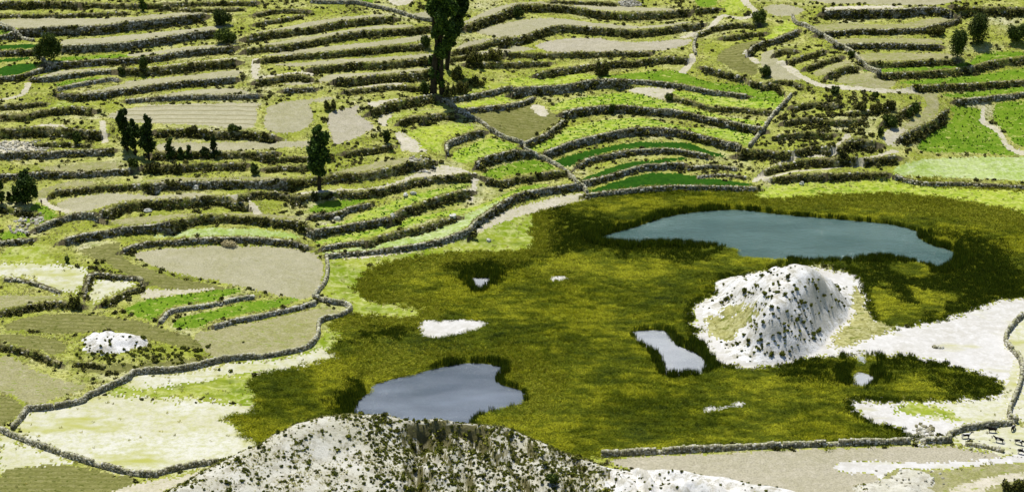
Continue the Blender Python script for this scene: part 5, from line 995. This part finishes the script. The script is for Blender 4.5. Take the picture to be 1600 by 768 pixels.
# bushes one can tell apart: foot px, half width px, height px
for x, y, w, h, lab in ((78, 95, 21, 44, 'big round dark bush at upper left beside the wall stub'), (941, 118, 13, 27, 'round dark green bush above the yellow green pasture'), (1495, 92, 18, 50, 'round dark bush left of the tallest one at the top right'), (1526, 68, 22, 54, 'largest dark bush in the top right corner'), (1588, 66, 17, 30, 'dark bush at the right edge of the top right corner'), (1462, 54, 16, 17, 'low spreading dark bush at the end of the third top right terrace'),
    (346, 40, 16, 28, 'green bush standing between the top left fields'), (352, 66, 20, 25, 'dark green block of bush right of the second long tan field'), (190, 118, 8, 14, 'round green bush at the left end of the pale ledge'), (224, 110, 9, 24, 'upright dark bush on the pale ledge bank'), (809, 28, 10, 19, 'dark bush on the uppermost bank right of the eucalyptus'), (603, 224, 8, 24, 'upright dark bush by the bleached path'), (516, 172, 10, 18, 'yellow green bush between the two rounded plots'),
    (1305, 147, 10, 13, 'rounded green bush at the top of the scrub hill'), (1367, 154, 6, 13, 'small round bush right of the rounded green one on the scrub hill'), (1345, 172, 9, 17, 'dark bush leftmost in the row below the tan wedge'), (1370, 176, 13, 18, 'dark bush in the middle of the row below the tan wedge'), (1389, 171, 10, 18, 'dark bush rightmost in the row below the tan wedge'), (1430, 178, 8, 22, 'dark bush at the tip of the bushy bank by the curved plot'), (1420, 184, 7, 20, 'second dark bush on the bushy bank by the curved plot'), (1391, 198, 14, 22, 'wide dark bush at the foot of the bushy bank'), (1375, 212, 6, 15, 'small dark bush left of the pale pad'),
    (956, 178, 5, 18, 'narrow green bush on the dark long wall of the green slope'), (1046, 158, 7, 13, 'small bush beside the bare patch in the green crops'), (399, 272, 10, 17, 'round dark bush on the bank left of the lone tree'), (493, 312, 5, 16, 'small dark bush straight below the lone tree'), (279, 272, 9, 20, 'dark green bush on the second bank below the conifers'), (121, 226, 8, 22, 'dark bush on the broken bank at far left'), (115, 480, 12, 22, 'round brown bush at the corner of the square plot'), (267, 290, 12, 12, 'low green bush on the ragged wall left of the lone tree'), (105, 410, 4, 11, 'small dark bush above the dry pasture at left'), (716, 45, 10, 26, 'dark bush right beside the eucalyptus crown'), (740, 98, 14, 22, 'ragged brown bush right of the eucalyptus trunk'), (770, 96, 16, 22, 'wide ragged bush second right of the eucalyptus trunk'), (664, 75, 9, 22, 'dark bush left of the eucalyptus trunk'), (1229, 248, 10, 14, 'dense dark bush in the hedge below the scrub hill'),
    (703, 152, 12, 22, 'dark thicket at the foot of the taller eucalyptus'), (722, 146, 13, 20, 'dark thicket right of the eucalyptus foot'), (718, 124, 14, 22, 'brown thicket between the eucalyptus trunks and the ragged bushes'), (745, 134, 13, 18, 'brown bush at the upper edge of the green verge right of the eucalyptus'), (664, 146, 10, 20, 'dark bush just left of the eucalyptus foot'), (300, 208, 10, 15, 'brown bush on the bank under the middle of the furrowed field'), (365, 206, 10, 14, 'olive bush on the bank under the right end of the furrowed field'), (236, 268, 16, 18, 'dark thicket in the shade below the dark tree clump'), (208, 262, 10, 16, 'dark bush at the foot of the tallest pointed tree'), (862, 754, 12, 18, 'dark bush in a gully right of the foreground mound crest'), (1330, 90, 8, 12, 'dark bush along the diagonal valley wall'), (1196, 120, 10, 22, 'dark bush at the tan bend of the valley'), (1185, 35, 14, 20, 'dark bush inside the winding path at the top'), (1588, 766, 22, 22, 'dark thicket in the bottom right corner')):
    p = at(x, y); k = px_per_m(p[1], p[2]); W, Hh = w / k, h / k / 0.95; r = np.random.default_rng(int(x * 7 + y)); bl = [(0, 0, Hh * .42, W * .62, W * .6, Hh * .42)]
    for _ in range(9):
        a, e = r.uniform(0, 6.28), r.uniform(0.1, 1.0); s_ = r.uniform(.3, .45); bl.append((math.cos(a) * W * .58 * math.sqrt(1 - e * e * .8), math.sin(a) * W * .58 * math.sqrt(1 - e * e * .8), Hh * (.30 + .42 * e), W * s_, W * s_, Hh * s_ * .7))
    rag = any(t in lab for t in ('thicket', 'ragged', 'brown', 'low '))
    if rag: bl = [(r.uniform(-.8, .8) * W, r.uniform(-.5, .5) * W, Hh * e * .5, W * r.uniform(.22, .4), W * r.uniform(.22, .4), Hh * e * .5) for e in r.uniform(.4, 1, 9)]
    else: bl = [(b[0] + r.normal(0, .12) * W, b[1], b[2] * r.uniform(.85, 1.1), b[3] * r.uniform(.75, 1.15), b[4], b[5]) for b in bl]
    n_ = int(np.clip(W * Hh * 190, 400, 7000)); v, q = leaf_cloud(n_, bl, 0.40, int(x), 0.35, 0.5); v[:, 2] = np.maximum(v[:, 2], -0.05)
    link('bush', mesh_np('bush', v, quads=q, mat=M['scrub' if rag else 'bush']), loc=(p[0], p[1], p[2] - 0.05), label=lab, cat='bush', group='bushes standing on the terraces')

# trees: trunk and crown traced in px above the foot (dx, up, half width, half height)
def tube(pts, r0, r1, sides=7):
    pts = np.array(pts, float); n = len(pts); V = []
    for i, p in enumerate(pts):
        d = pts[min(i + 1, n - 1)] - pts[max(i - 1, 0)]; d /= np.linalg.norm(d); a = np.cross(d, [0.3, 1, 0.1]); a /= np.linalg.norm(a); b = np.cross(d, a); r = r0 + (r1 - r0) * i / (n - 1)
        for k in range(sides): t = 6.2832 * k / sides; V.append(p + r * (math.cos(t) * a + math.sin(t) * b))
    Q = [(i * sides + k, i * sides + (k + 1) % sides, (i + 1) * sides + (k + 1) % sides, (i + 1) * sides + k) for i in range(n - 1) for k in range(sides)]
    return np.array(V), np.array(Q)
def tree(px, py, blobs, trunk_px, nleaf, lsize, label, mat='tree', group=None, nm='tree', stems=1, seed=1, fat=1.22):
    p = at(px, py); k = px_per_m(p[1], p[2]); kv = k * 0.95; r = np.random.default_rng(seed)
    root = bpy.data.objects.new(nm, None); COL.objects.link(root); root.location = p; tag(root, label, 'tree', group); root.empty_display_size = 0.5
    B = [(dx / k, r.normal(0, 0.25) * rx / k, up / kv, fat * rx / k, rx / k * 0.86 * fat, 1.08 * ry / kv) for dx, up, rx, ry in blobs]
    H = max(b[2] for b in B); V, Q, o = [], [], 0; tr = trunk_px / k
    for s in range(stems):
        ox = (s - (stems - 1) / 2) * 2.2 * tr; pts = [(ox + (B[min(len(B) - 1, int(f * len(B)))][0] - ox) * f * 0.8 + r.normal(0, .08 * tr), r.normal(0, .1 * tr), -0.4 + (H * 0.97 + 0.4) * f) for f in np.linspace(0, 1, 7)]
        v, q = tube(pts, tr * (1 if s == 0 else .75), tr * 0.15); V.append(v); Q.append(q + o); o += len(v)
        for b in B:                                        # a limb into every clump
            f = np.clip((b[2] - b[5] * 0.8) / (H + 0.4), 0.12, 0.9); st = np.array([np.interp(f, np.linspace(0, 1, 7), [a[c] for a in pts]) for c in range(3)])
            v, q = tube([st, st * 0.5 + np.array(b[:3]) * 0.5 + [0, 0, -0.1 * b[5]], b[:3]], tr * 0.35, tr * 0.06, 5); V.append(v); Q.append(q + o); o += len(v)
    link('trunk', mesh_np('trunk', np.vstack(V), quads=np.vstack(Q), mat=M['bark'], smooth=True), parent=root)
    sub = []
    for b in B:                                            # break each clump into uneven smaller ones
        for _ in range(5):
            d = r.normal(size=3); d /= np.linalg.norm(d); s = r.uniform(.42, .68); sub.append((b[0] + d[0] * b[3] * .62, b[1] + d[1] * b[4] * .62, b[2] + d[2] * b[5] * .62, b[3] * s, b[4] * s, b[5] * s))
    v, q = leaf_cloud(int(nleaf * 1.5), sub, lsize, seed + 50, 0.25, 0.45); v[:, 2] = np.maximum(v[:, 2], 0.1)
    link('crown', mesh_np('crown', v, quads=q, mat=M[mat]), parent=root); return root
tree(684, 146, [(0, 92, 12, 14), (8, 112, 16, 16), (-2, 128, 15, 18), (12, 143, 17, 18), (4, 160, 13, 16), (20, 128, 12, 14), (20, 88, 14, 12), (10, 76, 13, 12), (4, 64, 9, 11), (-4, 50, 10, 13), (5, 40, 9, 12), (-4, 28, 9, 12), (6, 18, 8, 10), (14, 100, 15, 14)], 6.0, 10000, 0.8, 'taller of two big eucalyptus, its crown leaving the top edge', group='tall eucalyptus trees', nm='eucalyptus_tree', stems=2, seed=3, fat=0.88)
tree(698, 108, [(10, 62, 14, 14), (18, 80, 15, 18), (20, 98, 14, 16), (14, 114, 13, 16), (4, 44, 12, 12), (-2, 26, 8, 10)], 4.0, 5200, 0.8, 'second big eucalyptus, just right behind the taller one', group='tall eucalyptus trees', nm='eucalyptus_tree', seed=4, fat=0.88)
tree(499, 296, [(1, 32, 9, 9), (-2, 44, 13, 12), (6, 50, 13, 13), (2, 66, 16, 14), (4, 80, 11, 12), (2, 91, 7, 8), (-9, 56, 9, 9)], 3.6, 4600, 0.66, 'lone dark tree with a bare trunk in the middle of the left terraces', seed=5)
tree(199, 236, [(-3, 20, 10, 14), (-2, 36, 9, 14), (-2, 52, 8, 12), (-1, 64, 5, 8)], 2.0, 1800, 0.6, 'tallest pointed tree at the left of the dark tree clump', 'conifer', 'dark tree clump at left', seed=6)
tree(212, 242, [(-1, 22, 9, 12), (0, 36, 8, 12), (-2, 48, 5, 8)], 1.8, 1400, 0.6, 'middle tree of the dark clump, lower than both neighbours', 'conifer', 'dark tree clump at left', seed=7)
tree(233, 250, [(-5, 24, 10, 12), (4, 28, 9, 14), (-2, 42, 11, 12), (4, 54, 6, 10), (3, 66, 5, 8)], 2.0, 2200, 0.6, 'right hand tree of the dark clump with a narrow top', 'conifer', 'dark tree clump at left', seed=8)
tree(267, 250, [(0, 8, 8, 8), (0, 18, 6, 10), (1, 29, 4, 7)], 1.3, 800, 0.5, 'small conifer nearest the dark tree clump', 'conifer', 'small conifers along the bank', seed=9)
tree(283, 249, [(0, 7, 5, 7), (0, 15, 3, 6)], 1, 450, 0.5, 'second small conifer, short, right of the nearest one', 'conifer', 'small conifers along the bank', seed=10)
tree(295, 249, [(0, 7, 5, 7), (0, 15, 4, 6)], 1, 450, 0.5, 'third small conifer, midway along the bank', 'conifer', 'small conifers along the bank', seed=11)
tree(335, 248, [(0, 7, 8, 7), (0, 18, 6, 8), (0, 28, 3, 7)], 1.2, 750, 0.5, 'bushy small conifer at the right end of the bank', 'conifer', 'small conifers along the bank', seed=12)
tree(320, 247, [(0, 7, 6, 7), (0, 13, 5, 5)], 1, 450, 0.5, 'low conifer just left of the bushy end one', 'conifer', 'small conifers along the bank', seed=13)
tree(40, 318, [(-10, 16, 8, 12), (0, 20, 9, 14), (10, 18, 9, 12), (4, 34, 11, 13), (2, 46, 8, 9), (12, 28, 8, 10)], 1.8, 2400, 0.55, 'wispy many stemmed dark tree at the left edge above the walkers', 'conifer', stems=3, seed=14)
tree(26, 319, [(0, 10, 6, 8), (0, 21, 4, 9)], 1.2, 700, 0.5, 'thin dark sapling left of the wispy tree', 'conifer', seed=15)
tree(3, 318, [(-2, 12, 7, 9), (-4, 25, 7, 10), (-3, 35, 4, 6)], 1.5, 900, 0.5, 'dark tree cut by the left edge', 'conifer', seed=16)
tree(15, 316, [(0, 8, 4, 6), (0, 15, 3, 5)], 1.0, 350, 0.5, 'tiny dark tree second from the left edge', 'conifer', seed=17)
tree(224, 18, [(0, 8, 5, 8), (1, 20, 6, 10)], 1.6, 700, 0.5, 'dark tree with its trunk on the long tan field, at the top edge', 'tree', seed=18)

# haystack
c = at(357, 384); v, q = leaf_cloud(900, [(0, 0, .7, 1.9, 1.2, .9), (1.0, 0, .5, 1.3, 1.0, .7), (-.9, .1, .5, 1.2, 1, .7)], 0.5, 77, 0.4, 0.8, 0.4); v[:, 2] = np.maximum(v[:, 2], 0)
link('haystack', mesh_np('haystack', v, quads=q, mat=M['hay']), loc=c, label='pale yellow heap of straw at the top of the big oval field', cat='haystack')

# ---------------------------------------------------------------- cows and people
def skin(name, verts, edges, radii, mat, sub=1):
    me = bpy.data.meshes.new(name); me.from_pydata(verts, edges, []); o = bpy.data.objects.new(name, me); COL.objects.link(o)
    s = o.modifiers.new('s', 'SKIN'); 
    for d, r in zip(me.skin_vertices[0].data, radii): d.radius = r if isinstance(r, tuple) else (r, r)
    me.skin_vertices[0].data[0].use_root = True; ss = o.modifiers.new('u', 'SUBSURF'); ss.levels = sub; ss.render_levels = sub
    ev = bpy.data.meshes.new_from_object(o.evaluated_get(bpy.context.evaluated_depsgraph_get())); bpy.data.objects.remove(o); bpy.data.meshes.remove(me)
    ev.name = name; ev.materials.clear(); ev.materials.append(mat); ev.polygons.foreach_set('use_smooth', np.ones(len(ev.polygons), bool)); return ev
def cow_mesh(graze, mat):
    hd = [(1.0, 0, 1.08), (1.32, 0, .72), (1.52, 0, .38), (1.72, 0, .16)] if graze else [(1.02, 0, 1.25), (1.3, 0, 1.45), (1.5, 0, 1.42), (1.82, 0, 1.22)]
    V = [(-0.75, 0, 1.02), (-.35, 0, .98), (.1, 0, .95), (.55, 0, .98), (.82, 0, 1.06)] + hd
    E = [(0, 1), (1, 2), (2, 3), (3, 4), (4, 5), (5, 6), (6, 7), (7, 8)]; R = [(.27, .32), (.34, .36), (.36, .40), (.32, .38), (.24, .30), (.17, .2), (.14, .16), (.13, .14), (.08, .08)]
    for s in (-1, 1):
        a = len(V); V += [(-.78, .19 * s, .72), (-.70, .2 * s, .50), (-.86, .2 * s, .34), (-.82, .2 * s, .0)]; E += [(0, a), (a, a + 1), (a + 1, a + 2), (a + 2, a + 3)]; R += [.15, .10, .07, .06]
        a = len(V); V += [(.62, .18 * s, .62), (.63, .19 * s, .38), (.60, .19 * s, .0)]; E += [(3, a), (a, a + 1), (a + 1, a + 2)]; R += [.13, .08, .06]
    a = len(V); V += [(-1.02, 0, 1.08), (-1.1, 0, .75), (-1.12, 0, .4)]; E += [(0, a), (a, a + 1), (a + 1, a + 2)]; R += [.06, .03, .05]
    return skin('cow_body', V, E, R, mat)
def ear_horn(graze):
    x, z = (1.42, .52) if graze else (1.42, 1.5); out = []
    for s in (-1, 1):
        out.append(tube([(x, .1 * s, z), (x - .04, .24 * s, z + .02), (x - .08, .30 * s, z - .02)], .05, .02, 5)); 
    v = np.vstack([a for a, _ in out]); q = np.vstack([out[0][1], out[1][1] + len(out[0][0])]); e = (v, q)
    out = [tube([(x, .07 * s, z + .08), (x + .02, .17 * s, z + .17), (x + .08, .18 * s, z + .27)], .03, .008, 5) for s in (-1, 1)]
    v = np.vstack([a for a, _ in out]); q = np.vstack([out[0][1], out[1][1] + len(out[0][0])]); return e, (v, q)
COWS = {}
for g in (0, 1):
    for mk in ('hide', 'black_hide'): COWS[g, mk] = cow_mesh(g, M[mk])
HE = {g: ear_horn(g) for g in (0, 1)}
EM = {g: (mesh_np('ears', HE[g][0][0], quads=HE[g][0][1], mat=M['black_hide']), mesh_np('horns', HE[g][1][0], quads=HE[g][1][1], mat=M['horn'])) for g in (0, 1)}
for x, y, rz, g, mk, lab in ((1509, 684, 8, 0, 'hide', 'black and white cow standing alone nearest the hooked wall'), (1550, 675, 172, 0, 'black_hide', 'black cow standing close under the hooked wall'), (1561, 691, 155, 0, 'hide', 'black and white cow in the middle of the cow pasture'),
                        (1592, 694, -30, 1, 'hide', 'black and white cow grazing at the right, below the wall end'), (1583, 672, 60, 1, 'hide', 'cow seen from behind at the end of the hooked wall'), (1597, 709, -20, 1, 'hide', 'cow cut by the right edge, lowest of the herd')):
    p = at(x, y); e = link('cow', COWS[g, mk], loc=(p[0], p[1], p[2] - .02), label=lab, cat='cow', group='cows grazing at the lower right'); e.rotation_euler.z = math.radians(rz)
    link('ears', EM[g][0], parent=e); link('horns', EM[g][1], parent=e)
def person(x, y, rz, label, top, legs, hat=None, load=None, bend=0.0):
    p = at(x, y); root = bpy.data.objects.new('person', None); COL.objects.link(root); root.location = p; root.rotation_euler.z = math.radians(rz); tag(root, label, 'person', 'people walking at the left edge')
    f = lambda X, Yy, Zz: (X + bend * max(0, Zz - .95), Yy, Zz - 0.35 * bend * max(0, Zz - .95))
    J = [f(0, 0, .95), f(0, 0, 1.15), f(0, 0, 1.38), f(0, 0, 1.5), f(.02, 0, 1.62), f(.02, 0, 1.72)]; E = [(0, 1), (1, 2), (2, 3), (3, 4), (4, 5)]; R = [(.15, .11), (.13, .10), (.17, .11), .055, .10, .07]
    for s in (-1, 1):
        a = len(J); J += [f(0, .2 * s, 1.4), f(.03, .27 * s, 1.13), f(.16, .25 * s, .93), f(.22, .24 * s, .85)]; E += [(2, a), (a, a + 1), (a + 1, a + 2), (a + 2, a + 3)]; R += [.06, .045, .035, .04]
        a = len(J); J += [(.0, .1 * s, .88), (.1 * s, .1 * s, .48), (.16 * s - .05, .1 * s, .06), (.16 * s + .1, .1 * s, .03)]; E += [(0, a), (a, a + 1), (a + 1, a + 2), (a + 2, a + 3)]; R += [.10, .07, .045, .04]
    link('body', skin('body', J, E, R, M['skin']), parent=root)
    link('jacket', skin('jacket', [J[0], J[1], J[2], J[6], J[7], J[14], J[15]], [(0, 1), (1, 2), (2, 3), (3, 4), (2, 5), (5, 6)], [(.17, .13), (.16, .13), (.19, .14), .085, .065, .085, .065], top), parent=root)
    link('trousers', skin('trousers', [J[0], J[10], J[11], J[12], J[18], J[19], J[20]], [(0, 1), (1, 2), (2, 3), (0, 4), (4, 5), (5, 6)], [(.165, .13), .12, .09, .07, .12, .09, .07], legs), parent=root)
    if hat: link('hat', skin('hat', [f(.02, 0, 1.72), f(.02, 0, 1.76), f(.02, 0, 1.84)], [(0, 1), (1, 2)], [.2, .13, .1], hat), parent=root)
    if load: link('bundle', skin('bundle', [f(-.22, 0, 1.05), f(-.28, 0, 1.3), f(-.2, 0, 1.5)], [(0, 1), (1, 2)], [.16, .24, .16], load), parent=root)
person(94, 337, 200, 'person in dark clothes carrying a dark bundle on the pale edge path', M['dark_cloth'], M['dark_cloth'], None, M['dark_cloth'], 0.2)
person(65, 320, 250, 'person with a white hat standing behind the green grass', M['dark_cloth'], M['dark_cloth'], M['white_cloth'])
person(43, 369, 20, 'person in a white shirt bending in the small green patch', M['white_cloth'], M['dark_cloth'], M['white_cloth'], None, 0.6)
